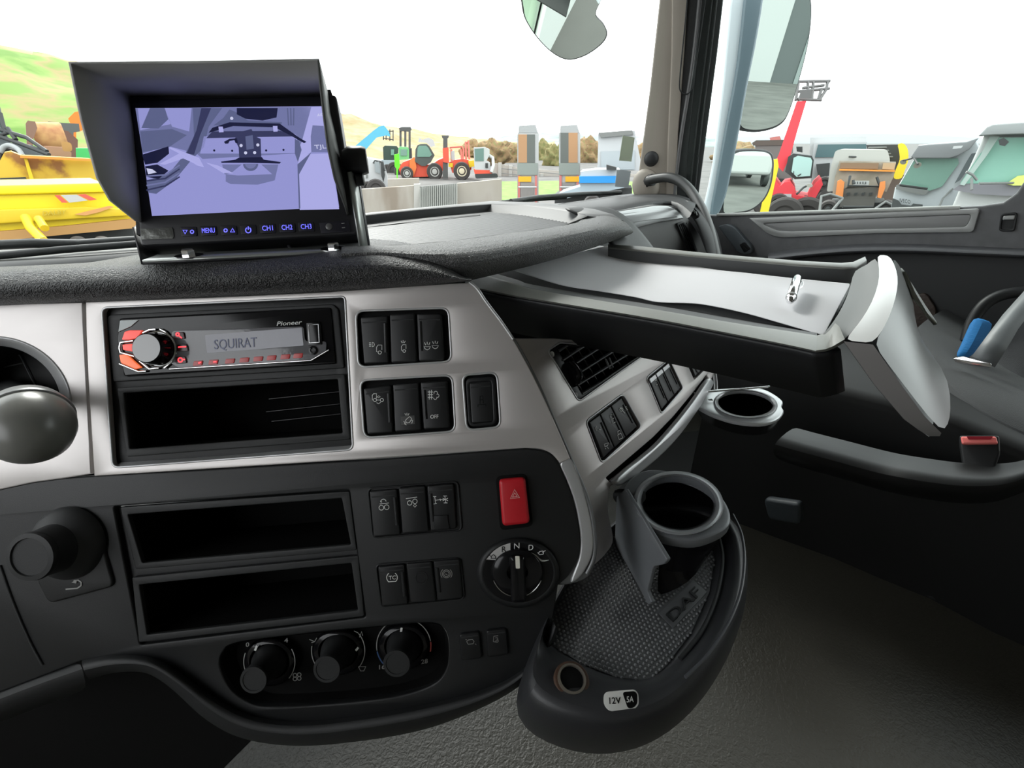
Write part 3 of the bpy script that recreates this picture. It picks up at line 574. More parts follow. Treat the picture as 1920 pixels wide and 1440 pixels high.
# ---------------------------------------------------------------- climate knobs
cl = [(505, 1241, 50, 46, 23), (634, 1222, 50, 44, 22), (757, 1212, 49, 44, 24)]
lbl = ['first of the three climate knobs, marked 0 to 4 with a fan', 'air distribution climate knob between the fan knob and the temperature knob', 'temperature climate knob marked 16 and 28 with a blue and red scale']
for i, (x, y, rx, ry, rc) in enumerate(cl):
    ck = thing('climate_knob', lbl[i], 'knob', P1.at(x, y + 30, -.018))
    loft('dial', [[P1.at(*q, n) for q in ell(x, y, a, b, n=36)] for a, b, n in ((rx, ry, -.018), (rx, ry, -.010), (rx - 5, ry - 5, -.007), (rx - 12, ry - 12, -.006))], gloss, ck, closed=True)
    c0 = P1.at(x, y, -.007)
    lathe('barrel', c0, P1.n, [(.0165, 0), (.0155, .004), (.0118, .010), (.0112, .026)], blk, ck, 32)
    lathe('cap', c0, P1.n, [(.0118, .0255), (.0122, .027), (.0118, .0285), (.0096, .0285), (.0094, .0278), (.001, .0278)], blk2, ck, 32)
    q = [((478, 1220), (482, 1211)), ((667, 1220), (672, 1214)), ((752, 1185), (753, 1177))][i]
    strokes('pointer', P1, [list(q)], 4, sym, ck, -.004)
    arcs = [[circ(x, y, 48, 150, 200), circ(x, y, 48, -30, 40)], [circ(x, y - 2, 50, 130, 190), circ(x, y - 2, 50, 240, 292), circ(x, y - 2, 50, -40, 40)], [circ(x, y - 1, 51, 170, 258), circ(x, y - 1, 51, 272, 350)]][i]
    strokes('scale', P1, arcs, 1.5, symg, ck, -.003)
    if i == 0:
        text('lettering', '0', P1, (461, 1213), (467, 1212), (0, -8), symg, ck, n=-.004); text('lettering', '4', P1, (533, 1205), (540, 1204), (0, -8), symg, ck, n=-.004)
        strokes('symbol', P1, [circ(553, 1266, 3.5), circ(561, 1265, 3.5), circ(553, 1273, 3.5), circ(561, 1272, 3.5)], 1.3, symg, ck, -.003)
    if i == 1:
        strokes('symbol', P1, [[(580, 1199), (588, 1202)], [(590, 1203), (594, 1196)], [(590, 1203), (584, 1205)], [(664, 1183), (672, 1187)], [(674, 1195), (678, 1184), (680, 1192)], [(672, 1250), (686, 1250), (682, 1258), (676, 1258), (672, 1250)], circ(597, 1264, 3.5, 0, 250)], 1.3, symg, ck, -.003)
    if i == 2:
        strokes('scale', P1, [circ(x, y - 1, 51, 120, 168)], 2.2, mat('print_blue', (.03, .08, .22), .5), ck, -.003)
        strokes('scale', P1, [circ(x, y - 1, 51, 352, 372)], 2.2, mat('print_red', (.35, .05, .04), .5), ck, -.003)
        text('lettering', '16', P1, (711, 1255), (722, 1254), (0, -8), symg, ck, n=-.004); text('lettering', '28', P1, (790, 1245), (802, 1243), (0, -8), symg, ck, n=-.004)
sb = thing('heater_button', 'small black button marked with a sun shaped symbol, lower right of the climate knobs', 'button', P1.at(882, 1238))
rocker(P1, [(861, 1190), (899, 1185), (904, 1235), (864, 1240)], [[(875, 1203), (878, 1200), (886, 1199), (889, 1203), (887, 1207), (878, 1208), (875, 1203)], [(873, 1199), (875, 1200)], [(891, 1207), (893, 1209)]], sb, n1=.003, r=6, im=symg)
sb = thing('heater_button', 'small black button marked with a seat symbol, at the console corner', 'button', P1.at(932, 1230))
rocker(P1, [(911, 1183), (949, 1179), (954, 1228), (914, 1234)], [[(934, 1192), (926, 1193), (925, 1203), (930, 1204)], [(929, 1196), (933, 1196), (934, 1202)], circ(932, 1202, 2.2)], sb, n1=.003, r=6, im=symg)
# lighter style dial at the left of the console
ld = thing('light_dial', 'round black plastic rotary dial above a return arrow symbol', 'dial', P1.at(130, 1125))
plate('dial_plate', P1, rr([(60, 990), (110, 972), (165, 975), (190, 1020), (213, 1100), (90, 1133), (68, 1090)], 14), -.003, .003, blk, ld, bev=.002)
c0 = P1.at(130, 1018, .002)
lathe('dial_body', c0, P1.n, [(.034, 0), (.033, .004), (.029, .010), (.022, .015), (.020, .032)], blk2, ld, 40)
lathe('dial_cap', c0, P1.n, [(.0205, .031), (.0212, .034), (.0205, .037), (.0165, .0375), (.0160, .036), (.001, .036)], blk2, ld, 40)
strokes('symbol', P1, [[(123, 1105), (145, 1103), (152, 1098), (152, 1092), (147, 1088), (138, 1089)]], 2.6, symg, ld, .0036)
plate('arrow_head', P1, [(134, 1092), (144, 1087), (143, 1094)], .0032, .0038, symg, ld)

# ---------------------------------------------------------------- second fascia, turned to the passenger side
pf_out = [(962, 634), (1040, 634), (1120, 640), (1200, 652), (1300, 670), (1345, 682)] + sm([(1345, 682), (1342, 695), (1328, 722), (1305, 755), (1270, 798), (1225, 845), (1180, 882), (1150, 905), (1142, 925)])[1:] + sm([(1142, 925), (1141, 960), (1150, 1012), (1135, 1040), (1112, 1062)])[1:] + sm([(1112, 1062), (1116, 1000), (1108, 950), (1085, 892), (1050, 815), (1010, 725), (962, 634)])[1:-1]
vh = rr([(1027, 657), (1050, 642), (1120, 648), (1198, 660), (1206, 667), (1150, 706), (1085, 753)], [8, 4, 2, 3, 5, 4, 8])
ha = rr([(1098, 790), (1168, 738), (1203, 800), (1128, 869)], 9)
hb_ = rr([(1212, 708), (1252, 676), (1256, 676), (1281, 728), (1240, 776)], 6)
hc = rr([(1290, 684), (1293, 678), (1322, 683), (1325, 690), (1302, 712)], 3)
hs = rr([(1136, 896), (1225, 820), (1262, 782), (1300, 736), (1325, 703), (1330, 712), (1300, 756), (1262, 804), (1225, 844), (1150, 908)], 3)
plate('passenger_fascia', P2, pf_out, -.007, 0, sil, dash, holes=[vh, ha, hb_, hc, hs], bev=.0014)
for h in (vh, ha, hb_): wires('fascia_edge', [list(h) + [h[0]]], .0011, sild, dash, P2, 0, .7)
tub('ashtray_slot', P2, hs, -.004, .03, deep, dash)
plate('ashtray_rail', P2, sm([(1160, 893), (1225, 840), (1262, 800), (1300, 752), (1328, 712), (1337, 712), (1338, 724), (1312, 767), (1276, 817), (1235, 860), (1180, 903), (1160, 910)], True, 3), .0, .008, sild, dash, bev=.003)
vt = thing('air_vent', 'black slatted air vent with a thumb wheel under the fold-out table', 'vent', P2.at(1085, 750, -.006))
tub('duct', P2, vh, -.003, .04, deep, vt)
plate('vent_frame', P2, vh, -.008, -.001, swm, vt, holes=[rr([(1046, 656), (1056, 648), (1120, 652), (1192, 664), (1196, 668), (1148, 700), (1092, 740)], 3)], bev=.001)
vin = [(1042, 655), (1056, 648), (1120, 652), (1192, 664), (1198, 668), (1148, 702), (1090, 742)]
def clip(a, b):
    q = [(a[0] + (b[0] - a[0]) * k / 60., a[1] + (b[1] - a[1]) * k / 60.) for k in range(61)]; q = [p for p in q if inside(p, vin)]
    return [q[0], q[-1]] if len(q) > 2 else None
slm = mat('slat_black', (.075, .075, .078), .3)
for i in range(6):
    t = i / 5.; l = clip((1040 + 46 * t, 663 + 78 * t), (1168 + 50 * t, 578 + 84 * t))
    if l: wires('vent_slat', [l], .0016, slm, vt, P2, -.002, 1.6)
for i in range(9):
    t = (i + .3) / 8.; l = clip((1040 + 116 * t, 660 - 70 * t), (1092 + 116 * t, 744 - 75 * t))
    if l: wires('vent_fin', [l], .0008, mat('fin_black', (.03, .03, .03), .4), vt, P2, -.010)
wires('vent_clip', [[(1136, 674), (1143, 692)], [(1142, 671), (1149, 689)]], .0012, slm, vt, P2, .0)
lathe('thumb_wheel', P2.at(1064, 702, -.008), P2.u, [(.012, -.006), (.016, -.006), (.0165, -.003), (.0145, -.002), (.0165, 0), (.0145, .002), (.0165, .003), (.016, .006), (.001, .006)], gloss, vt, 24)
lathe('vent_open_mark', P2.at(1035, 664, -.001), P2.n, [(.0030, 0), (.0030, .0006), (.0018, .0006), (.0016, 0), (.0001, 0)], sym, vt, 16)
lathe('vent_screw', P2.at(1079, 741, -.001), P2.n, [(.0032, 0), (.0028, .0012), (.0005, .0014)], symg, vt, 16)
def lerpq(q, a, b, c, d):
    tl, tr, br, bl = [Vector(p) for p in q]
    f = lambda u, v: tuple((tl * (1 - u) + tr * u) * (1 - v) + (bl * (1 - u) + br * u) * v)
    return [f(a, b), f(c, b), f(c, d), f(a, d)], f
def bank2(q, lab, pa, icons, chromed=False):
    t = thing('switch_bank', lab, 'switches', P2.at(*q[2]))
    plate('bezel', P2, rr(q, 6), -.014, -.005, deep, t, bev=.0008)
    for i in range(3):
        qq, f = lerpq(q, .07 + i * .29, .07, .07 + i * .29 + .28, .93)
        o = plate('rocker_switch', P2, rr(qq, 2), -.008, .0015, swm, t, bev=.0014)
        if chromed: plate('switch_top', P2, lerpq(qq, .06, .02, .94, .14)[0], .0012, .003, sild, o)
        wires('grip_ridge', [[lerpq(qq, .85, .2, .9, .8)[0][0], lerpq(qq, .85, .2, .9, .8)[0][3]]], .0012, swm, o, P2, .0018, .6)
        if i < len(icons): strokes('symbol', P2, icons[i], 1.5, sym, o, .0022, .55)
    return t
bank2([(1098, 790), (1168, 738), (1203, 800), (1128, 869)], 'three black switches with padlock symbols in the passenger side fascia', 0,
      [[circ(1122, 803, 5, 120, 230), [(1126, 800), (1127, 806), (1123, 805)], [(1133, 833), (1141, 830), (1139, 836), (1134, 837), (1133, 833)], [(1135, 840), (1136, 842)], [(1139, 839), (1141, 841)]],
       [[(1147, 786), (1153, 783), (1156, 790), (1149, 794), (1147, 786)], [(1146, 784), (1144, 779), (1148, 777), (1150, 780)], [(1158, 816), (1164, 812), (1168, 821), (1161, 824), (1158, 816)], [(1159, 814), (1158, 809), (1162, 807), (1164, 811)]],
       [circ(1165, 768, 3), [(1162, 764), (1166, 768)], [(1168, 771), (1172, 775)], [(1171, 764), (1175, 762)], [(1172, 767), (1176, 765)], [(1173, 770), (1177, 768)]]])
bank2([(1212, 708), (1255, 674), (1281, 728), (1240, 776)], 'three black switches with silver tops beside the fold-out table edge', 0, [[[(1228, 714), (1231, 712), (1232, 717)], [(1230, 722), (1233, 720)]]], True)
bank2([(1292, 682), (1318, 682), (1323, 689), (1303, 709)], 'half hidden black switches under the fold-out table at the fascia end', 0, [], True)
wires('fascia_end', [sm([(1338, 690), (1342, 720), (1341, 745), (1338, 760)])], .003, sild, dash, P2, -.004)
# ---------------------------------------------------------------- reversing monitor
mon = thing('reversing_monitor', 'black monitor with sunshade hood showing a bluish rear camera picture', 'monitor', K(470, 470, .46))
mb = mat('monitor_black', (.014, .014, .017), .45)
hoodm = mat('hood_black', (.45, .45, .44), .7)  # black plastic in pale grey: light inside the hood is put into the colour
plate('body', MP, rr([(243, 186), (630, 176), (673, 440), (262, 462)], [8, 8, 10, 10]), -.032, 0, mb, mon, bev=.003)
scr_q = [(255, 203), (607, 199), (636, 388), (285, 405)]
E = lambda nme, c, s=.8: mat(nme, (.01, .01, .02), .12, emit=(c, s), spec=.5)
eb = E('pic_ground', (.36, .37, .78)); el = E('pic_pale', (.50, .50, .95)); ew = E('pic_white', (.72, .74, 1.0)); em = E('pic_mid', (.20, .22, .45)); ed = E('pic_dark', (.045, .05, .13)); ek = E('pic_black', (.012, .014, .05)); eg = E('pic_grey', (.13, .15, .30))
def zp(L): return [(240 + x * 440 / 1920., 180 + y * 300 / 1309.) for x, y in L]
pic = [(scr_q, eb, 1)]
def add(L, m, lv=2): pic.append((zp(L), m, lv))
add([(1390, 480), (1650, 470), (1728, 925), (1405, 932)], el)
add([(1500, 90), (1585, 88), (1622, 380), (1400, 520), (1370, 300), (1380, 95)], el)
add([(60, 98), (1500, 90), (1420, 380), (1370, 470), (610, 515), (560, 470), (330, 410), (120, 470)], em)
add([(1500, 460), (1400, 640), (1410, 920), (1398, 922), (1386, 560)], eg, 3)
add([(80, 100), (300, 98), (350, 230), (100, 280)], eb, 3)
add([(180, 98), (300, 98), (330, 190), (250, 265), (110, 262)], eg, 4)
add([(300, 98), (520, 98), (500, 290), (360, 250)], eb, 4)
add([(100, 290), (360, 270), (480, 320), (340, 415), (120, 460)], eg, 4)
add([(530, 98), (770, 98), (660, 250), (620, 420), (520, 520), (380, 690), (230, 800), (165, 790), (150, 690), (330, 640), (470, 470), (540, 330)], eg, 5)
add([(600, 98), (680, 98), (590, 320), (540, 480), (480, 470), (560, 280)], ed, 6)
for k in range(4): add([(150, 650 + k * 38), (300, 640 + k * 30), (420, 560 + k * 32), (425, 568 + k * 32), (310, 650 + k * 30), (152, 662 + k * 38)], ed if k % 2 else em, 7)
add([(115, 480), (330, 412), (335, 470), (240, 545), (140, 560)], ek, 6); add([(140, 575), (240, 560), (330, 610), (250, 680), (150, 660)], ek, 6)
add([(150, 590), (200, 600), (235, 625), (165, 640)], ew, 7); add([(260, 555), (420, 470), (600, 570), (610, 580), (450, 510), (300, 560)], el, 7)
add([(335, 425), (350, 418), (580, 505), (620, 580), (560, 565), (420, 470)], el, 7); add([(640, 545), (740, 570), (860, 630), (780, 630)], el, 7)
add([(890, 98), (1225, 98), (1215, 175), (1100, 200), (960, 185), (890, 150)], ek, 5)
add([(780, 180), (830, 110), (880, 130), (980, 200), (1260, 215), (1250, 240), (700, 240)], eg, 4)
add([(690, 260), (830, 215), (1240, 225), (1400, 340), (1460, 375), (1440, 385), (1360, 340), (1200, 255), (860, 245), (660, 300)], ek, 6)
add([(620, 330), (1370, 310), (1385, 330), (1370, 465), (1100, 470), (900, 470), (590, 470)], eb, 5)
add([(690, 290), (1250, 285), (1370, 330), (1080, 335), (640, 345)], ed, 6)
add([(930, 290), (1010, 270), (1040, 330), (1085, 350), (1090, 500), (910, 505), (905, 420), (870, 350)], ed, 7)
add([(960, 330), (1020, 320), (1030, 430), (970, 440)], eg, 8)
add([(905, 505), (1095, 500), (1110, 520), (1250, 540), (1240, 552), (990, 545), (765, 545), (760, 537), (880, 520)], ek, 8)
for a in ((925, 405), (1062, 400), (962, 465), (1036, 463), (848, 182)): pic.append((zp(ell(a[0], a[1], 13, n=10)), ew, 9))
for a in ((705, 445), (852, 448), (1130, 445), (1272, 440)): pic.append((zp(ell(a[0], a[1], 9, n=8)), ek, 9))
add([(785, 375), (830, 350), (890, 345), (900, 385), (880, 385), (870, 360), (830, 368), (820, 388), (795, 390)], ek, 8)
add([(740, 250), (775, 250), (782, 295), (745, 297)], el, 8); add([(1185, 245), (1222, 245), (1224, 290), (1190, 292)], el, 8)
pic.append((zp(ell(1003, 555, 62, 58, 0, 180, 14)), eg, 6)); pic.append((zp(ell(1003, 553, 46, 40, 0, 180, 14)), em, 7))
add([(770, 560), (930, 560), (850, 625), (800, 640), (800, 700), (840, 720), (1060, 725), (1200, 690), (1230, 560), (1090, 560), (1180, 640), (900, 650), (790, 640)], em, 4)
add([(1510, 240), (1600, 245), (1625, 380), (1640, 460), (1500, 460), (1495, 330)], em, 5)
add([(1365, 350), (1400, 370), (1420, 440), (1390, 540), (1365, 470)], eg, 7)
for k in range(3): add([(1300 + k * 26, 98), (1310 + k * 26, 98), (1320 + k * 20, 240), (1308 + k * 20, 240)], eg, 5)
join_plates('screen', [(MP, p, 0, lv * .00006, m) for p, m, lv in pic], mon)
text('picture_text', 'TJL', MP, (590, 279), (612, 278), (-1, -7), ew, mon, n=.0008); text('picture_text', 'A/D', MP, (595, 218), (607, 217), (0, -5), ew, mon, n=.0008)
hp = lambda x, y, n: MP.at(x, y, n)
plate('hood_collar', MP, [(238, 174), (620, 168), (626, 186), (254, 196), (262, 300), (274, 440), (256, 440)], -.030, -.0015, mb, mon)  # added opaque backing that blocks light leaking in behind the sunshade
SB = [(268, 418, -.006), (263, 360, -.006), (258, 300, -.006), (252, 240, -.006), (247, 180, -.006), (430, 178, -.004), (616, 176, -.004), (620, 210, -.004), (632, 260, -.004), (640, 300, -.004), (645, 340, -.004), (652, 385, -.004), (656, 402, -.004)]
SF = [(252, 414, .006), (204, 376, .040), (180, 334, .054), (150, 225, .060), (128, 116, .062), (370, 114, .062), (598, 110, .062), (603, 160, .061), (610, 220, .058), (617, 275, .052), (630, 335, .036), (650, 388, .014), (654, 402, .002)]
so = loft('sunshade', [[hp(*q) for q in SB], [hp(*q) for q in SF]], [hoodm, mat('hood_outer', (.10, .105, .10), .5)], mon, thick=.0022, ang=30)
for k, p in enumerate(so.data.polygons): p.material_index = 1 if k >= 6 else 0
blue_t = mat('button_blue', (.02, .02, .2), .4, emit=((.16, .16, 1), 1.5)); bt = mat('button_dark', (.012, .012, .02), .4)
for i, (x, y, s) in enumerate(((354, 434.5, ''), (391, 433, 'MENU'), (429, 432, ''), (465.5, 430.5, ''), (502, 428.5, 'CH1'), (538.5, 427, 'CH2'), (574.5, 425.5, 'CH3'))):
    b = plate('button', MP, rr([(x - 16, y - 9), (x + 14, y - 10), (x + 16, y + 8), (x - 14, y + 9)], 3), -.002, .0008, bt, mon, bev=.0004)
    if s: text('lettering', s, MP, (x - 10 - (len(s) > 3) * 2, y + 4), (x + 10 + (len(s) > 3) * 2, y + 3), (-1, -9), blue_t, b, n=.0012)
    else:
        ic = {0: [[(x - 11, y - 3), (x - 3, y - 3), (x - 7, y + 4), (x - 11, y - 3)], circ(x + 6, y, 3)], 2: [circ(x - 6, y, 3), [(x + 3, y + 3), (x + 11, y + 3), (x + 7, y - 4), (x + 3, y + 3)]], 3: [circ(x, y + 1, 5, -60, 240), [(x, y - 6), (x, y)]]}[i]
        strokes('symbol', MP, ic, 1.8, blue_t, b, .0012, .47)
plate('info_panel', MP, rr([(598, 417), (654, 413), (658, 434), (602, 438)], 3), -.001, .0006, bt, mon, bev=.0003)
lathe('sensor', MP.at(617, 425, .0006), MP.n, [(.0034, 0), (.0032, .0008), (.002, .0014), (.0003, .0015)], mat('sensor_grey', (.12, .12, .12), .3), mon, 20)
strokes('marks', MP, [[(640, 419), (646, 418.5)], [(641, 427), (647, 426.5)]], 1.5, symg, mon, .001, .47)
plate('label_foil', MP, [(263, 429), (322, 426), (324, 430), (326, 443), (324, 447), (266, 449), (264, 440)], -.001, .0008, mat('scratched_foil', (.16, .165, .155), .35, .6, bump=('noise', 120, 1.0)), mon, bev=.0002)
bracm = mat('bracket_metal', (.42, .44, .42), .35, .7)
loft('bracket_arm', [[K(654, 322, .476), K(666, 400, .478), K(677, 468, .477)], [K(669, 320, .492), K(681, 400, .492), K(692, 470, .488)]], bracm, mon, thick=.002)
loft('bracket_arm', [[K(669, 320, .4915), K(681, 400, .4915), K(692, 471, .4875)], [K(673, 322, .497), K(685, 400, .497), K(696, 470, .493)]], mb, mon, thick=.001)
loft('bracket_arm', [[K(252, 425, .462), K(258, 452, .46), K(268, 493, .452)], [K(262, 425, .50), K(285, 460, .50), K(309, 486, .49)]], mb, mon, thick=.002)
bracm = mat('bracket_metal', (.42, .44, .42), .35, .7)
loft('bracket_base', [[Z(268, 493, -.0985), Z(400, 487, -.0985), Z(550, 480, -.0985), Z(690, 473, -.0985)], [Z(296, 483, -.0985), Z(410, 476, -.0985), Z(550, 469, -.0985), Z(686, 462, -.0985)]], bracm, mon, thick=.0025, toff=1)
loft('bracket_edge', [[Z(268, 494.5, -.0985), Z(400, 488.5, -.0985), Z(550, 481.5, -.0985), Z(690, 474.5, -.0985)], [Z(267, 492, -.0965), Z(400, 486, -.0965), Z(550, 479, -.0965), Z(690, 472, -.0965)]], mb, mon, thick=.001)
for x, y, d in ((355, 481, .472), (625, 468, .488)):
    o = Z(x, y, -.0965); lathe('washer', o, ZZ, [(.012, 0), (.012, .0012), (.004, .0014)], chrome, mon, 24); lathe('bolt', o, ZZ, [(.006, .001), (.006, .006), (.005, .007), (.0005, .0072)], chrome, mon, 6)
kq = K(652, 302, .485); kx = MP.u
lathe('clamp_knob', kq, kx, [(.010, -.004), (.0135, .002), (.0135, .015), (.012, .019), (.001, .0195)], mb, mon, 10)
lathe('clamp_screw', K(668, 337, .488), kx, [(.006, 0), (.006, .007), (.004, .008), (.001, .008)], mb, mon, 12)
tag(wires('monitor_cable', [sm([tuple(K(*q)) for q in ((541, 440, .50), (542, 455, .50), (546, 466, .498), (556, 472, .50), (575, 472, .52), (600, 468, .55))])], .0028, mb), 'short black cable dropping from the monitor to the dash top', 'cable')

# ---------------------------------------------------------------- fold-out table
tab = thing('fold_out_table', 'grey plastic fold-out table with raised rims and a silver end flap', 'table', K(1240, 600, .45))
def TZ(x, y, z): return Z(x, y, z)
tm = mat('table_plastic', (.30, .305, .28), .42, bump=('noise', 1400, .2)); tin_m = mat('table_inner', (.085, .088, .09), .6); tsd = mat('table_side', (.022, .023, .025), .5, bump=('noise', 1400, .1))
nr = sm([(870, 538), (960, 556), (1000, 563), (1140, 586), (1240, 603), (1380, 630), (1480, 650), (1530, 661)], seg=5)
ni = sm([(880, 508), (968, 533), (1000, 543), (1140, 567), (1240, 583), (1380, 607), (1480, 622), (1532, 630)], seg=5)
loft('near_rim', [[TZ(x, y, -.142) for x, y in nr], [TZ(x, y - 3, -.138) for x, y in nr], [TZ(x, y + 2, -.137) for x, y in ni], [TZ(x, y - 1, -.139) for x, y in ni]], tm, tab)
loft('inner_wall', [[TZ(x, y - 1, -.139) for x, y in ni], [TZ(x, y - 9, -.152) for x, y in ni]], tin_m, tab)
# side wall of the tray
nq = nr + [(1556, 656), (1570, 650)]
loft('near_side', [[TZ(x, y - .5, -.142) for x, y in nq], [TZ(x, y + 6, -.148) for x, y in nq], [TZ(x + 8, y + 72 + (x - 1240) * .025, -.198) for x, y in nq]], tsd, tab, thick=.003)
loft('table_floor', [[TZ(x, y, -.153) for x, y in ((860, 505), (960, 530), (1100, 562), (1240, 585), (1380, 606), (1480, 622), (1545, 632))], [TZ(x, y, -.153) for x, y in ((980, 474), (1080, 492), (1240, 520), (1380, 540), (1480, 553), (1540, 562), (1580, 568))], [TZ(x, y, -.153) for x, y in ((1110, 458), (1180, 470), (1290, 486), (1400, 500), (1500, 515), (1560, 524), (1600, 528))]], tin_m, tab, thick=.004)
fi = [(1140, 462), (1200, 468), (1300, 478), (1400, 487), (1500, 496), (1580, 501), (1605, 499), (1625, 488)]
fo = [(1140, 458), (1205, 462), (1300, 472), (1400, 481), (1500, 489), (1578, 493), (1600, 491), (1622, 481)]
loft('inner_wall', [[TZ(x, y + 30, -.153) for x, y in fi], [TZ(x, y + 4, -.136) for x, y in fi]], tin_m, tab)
loft('far_rim', [[TZ(x, y + 4, -.136) for x, y in fi], [TZ(x, y, -.134) for x, y in fi], [TZ(x, y, -.134) for x, y in fo], [TZ(x, y, -.138) for x, y in fo], [TZ(x, y + 4, -.18) for x, y in fo]], tm, tab, thick=.0015)
loft('near_corner', [[TZ(1530, 661, -.142), TZ(1547, 659.5, -.1415), TZ(1563, 654, -.140), TZ(1584, 642, -.136)], [TZ(1530, 657, -.138), TZ(1547, 655, -.138), TZ(1562, 649, -.137), TZ(1584, 636, -.130)], [TZ(1532, 632, -.137), TZ(1548, 629, -.136), TZ(1560, 624, -.132), TZ(1574, 612, -.124)], [TZ(1532, 629, -.139), TZ(1546, 625, -.139), TZ(1556, 618, -.136), TZ(1566, 606, -.13)]], tm, tab)
# upturned end, rounded ridge and hanging flap
RA = [(1582, 639, .352), (1600, 619, .362), (1616, 599, .375), (1635, 568, .398), (1647, 534, .43), (1650, 505, .465), (1642, 478, .50)]
RF = [(1530, 640, .380), (1545, 625, .385), (1556, 612, .392), (1572, 590, .410), (1586, 562, .44), (1596, 535, .48), (1600, 505, .52)]
RM = [(x * .5 + X * .5 + 6, y * .5 + Y * .5 + 7, d * .5 + D * .5) for (x, y, d), (X, Y, D) in zip(RA, RF)]
RB = [(1637, 645, .342), (1654, 620, .355), (1667, 596, .370), (1680, 558, .395), (1684, 530, .425), (1682, 508, .46), (1671, 481, .505)]
RC = [(x, y, d) for x, y, d in ((1660, 676, .340), (1686, 655, .352), (1704, 640, .368), (1708, 590, .395), (1704, 556, .428), (1700, 530, .462), (1686, 494, .508))]
RD = [(1715, 748, .338), (1740, 735, .352), (1752, 720, .37), (1745, 680, .40), (1724, 640, .43), (1714, 600, .465), (1696, 520, .51)]
RE = [(1766, 814, .338), (1778, 796, .352), (1783, 772, .37), (1781, 714, .40), (1752, 668, .43), (1716, 628, .465), (1714, 556, .51)]
fl_m = mat('flap_silver', (.045, .045, .040), .28, .12)
loft('end_wall', [[K(*q) for q in L] for L in (RF, RM, RA)], mat('end_grey', (.21, .215, .21), .5), tab, sub=1)
loft('end_ridge', [[K(*q) for q in L] for L in (RA, [(a * .5 + A * .5 + 1, b * .5 + B * .5 - 2, c * .5 + C * .5) for (a, b, c), (A, B, C) in zip(RA, RB)], RB)], mat('ridge_bright', (.86, .86, .84), .3, .1), tab, sub=1)  # sky glare on the ridge is painted in as near-white
loft('end_flap', [[K(*q) for q in L] for L in (RB, RC, RD, RE)], fl_m, tab, sub=1)
loft('flap_edge', [[K(1582, 640, .353), K(1637, 646, .343)], [K(1640, 722, .352), K(1690, 722, .340)], [K(1695, 786, .352), K(1733, 780, .34)], [K(1722, 806, .354), K(1765, 812, .34)], [K(1742, 818, .358), K(1762, 818, .345)]], mat('flap_edge_grey', (.20, .19, .185), .45, .2), tab)
loft('flap_inner', [[K(1582, 641, .354), K(1640, 723, .353), K(1695, 787, .353), K(1742, 819, .359)], [K(1600, 530, .50), K(1640, 600, .49), K(1690, 680, .46), K(1760, 760, .40)]], tsd, tab)
loft('flap_hook', [[K(1690, 502, .512), K(1710, 532, .512), K(1735, 572, .51), K(1756, 603, .505)], [K(1700, 512, .50), K(1716, 548, .50), K(1738, 586, .50), K(1757, 607, .50)], [K(1712, 556, .50), K(1728, 574, .50), K(1742, 594, .50), K(1755, 609, .50)]], mat('hook_grey', (.18, .19, .16), .4), tab, thick=.003)

# paper and pen
pn = sm([(950, 505), (967, 509), (1007, 522), (1060, 537), (1127, 547), (1193, 558), (1233, 567), (1297, 569), (1340, 575), (1407, 590), (1480, 611), (1545, 630)], seg=4)
pf = sm([(1140, 460), (1165, 463), (1195, 466), (1222, 474), (1260, 488), (1300, 497), (1350, 506), (1400, 511), (1460, 518), (1520, 524), (1560, 528), (1596, 531)], seg=4)
prow = []
for j in range(9):
    t = j / 8.; r = []
    for i, (a, b) in enumerate(zip(pn, pf)):
        u = i / (len(pn) - 1.0); z = -.147 + .003 * sin(u * 9 + t * 2) * (1 - t * .4) * (1 - u * .6) + (.004 if u < .25 else 0) * (1 - u * 4 if u < .25 else 0)
        r.append(TZ(a[0] + (b[0] - a[0]) * t, a[1] + (b[1] - a[1]) * t, z))
    prow.append(r)
pp = loft('paper_sheet', prow, paper_m, None, thick=.0003, sub=1)
tag(pp, 'blank white paper sheet lying wavy in the fold-out table tray', 'paper')
pa = TZ(1481, 566, -.138); pb = TZ(1495, 521, -.134); pd = (pb - pa).normalized(); L = (pb - pa).length
pen = thing('pen', 'short silver metal pen with ring clip lying on the paper', 'pen', pa)
lathe('barrel', pa, pd, [(.0008, 0), (.0016, .0006), (.0034, .004), (.0040, .007), (.0036, .010), (.0046, .012), (.0046, L * .93), (.0040, L * .98), (.001, L)], chrome, pen, 24)
lathe('grip_ring', pa, pd, [(.0048, .013), (.0050, .014), (.0050, .017), (.0048, .018)], symg, pen, 24)
wires('clip', [sm([tuple(TZ(*q)) for q in ((1500, 526, -.136), (1505, 530, -.137), (1504, 537, -.139), (1498, 541, -.140))])], .0009, chrome, pen)

# ---------------------------------------------------------------- cup holders
def H(z, pts): return [Z(x, y, z) for x, y in pts]
ch = thing('cup_holder', 'nearer swing-out cup holder with a dark grey ring above the rubber tray', 'cup holder', Z(1280, 1000, -.40))
chm = mat('holder_grey', (.17, .178, .19), .4, .15)
e = lambda k, dx=0, dy=0: ell(1272 + dx, 944 + dy, 73 * k, 52 * k, rot=6, n=40)
e_out = sm([(1170, 915), (1190, 890), (1215, 880), (1253, 882), (1300, 893), (1335, 912), (1358, 936), (1370, 962), (1366, 985), (1340, 1002), (1305, 1012), (1270, 1010), (1235, 1000), (1205, 975), (1182, 945)], True, 3)
ho = plate('holder_plate', ZP(-.335), e_out, -.012, 0, chm, ch, holes=[e(1.02)], bev=.003)
loft('rim_ring', [H(z, e(k)) for z, k in ((-.336, 1.17), (-.331, 1.13), (-.330, 1.06), (-.333, .99), (-.345, .96), (-.405, .90))], mat('ring_grey', (.30, .31, .32), .35, .2), ch, closed=True)
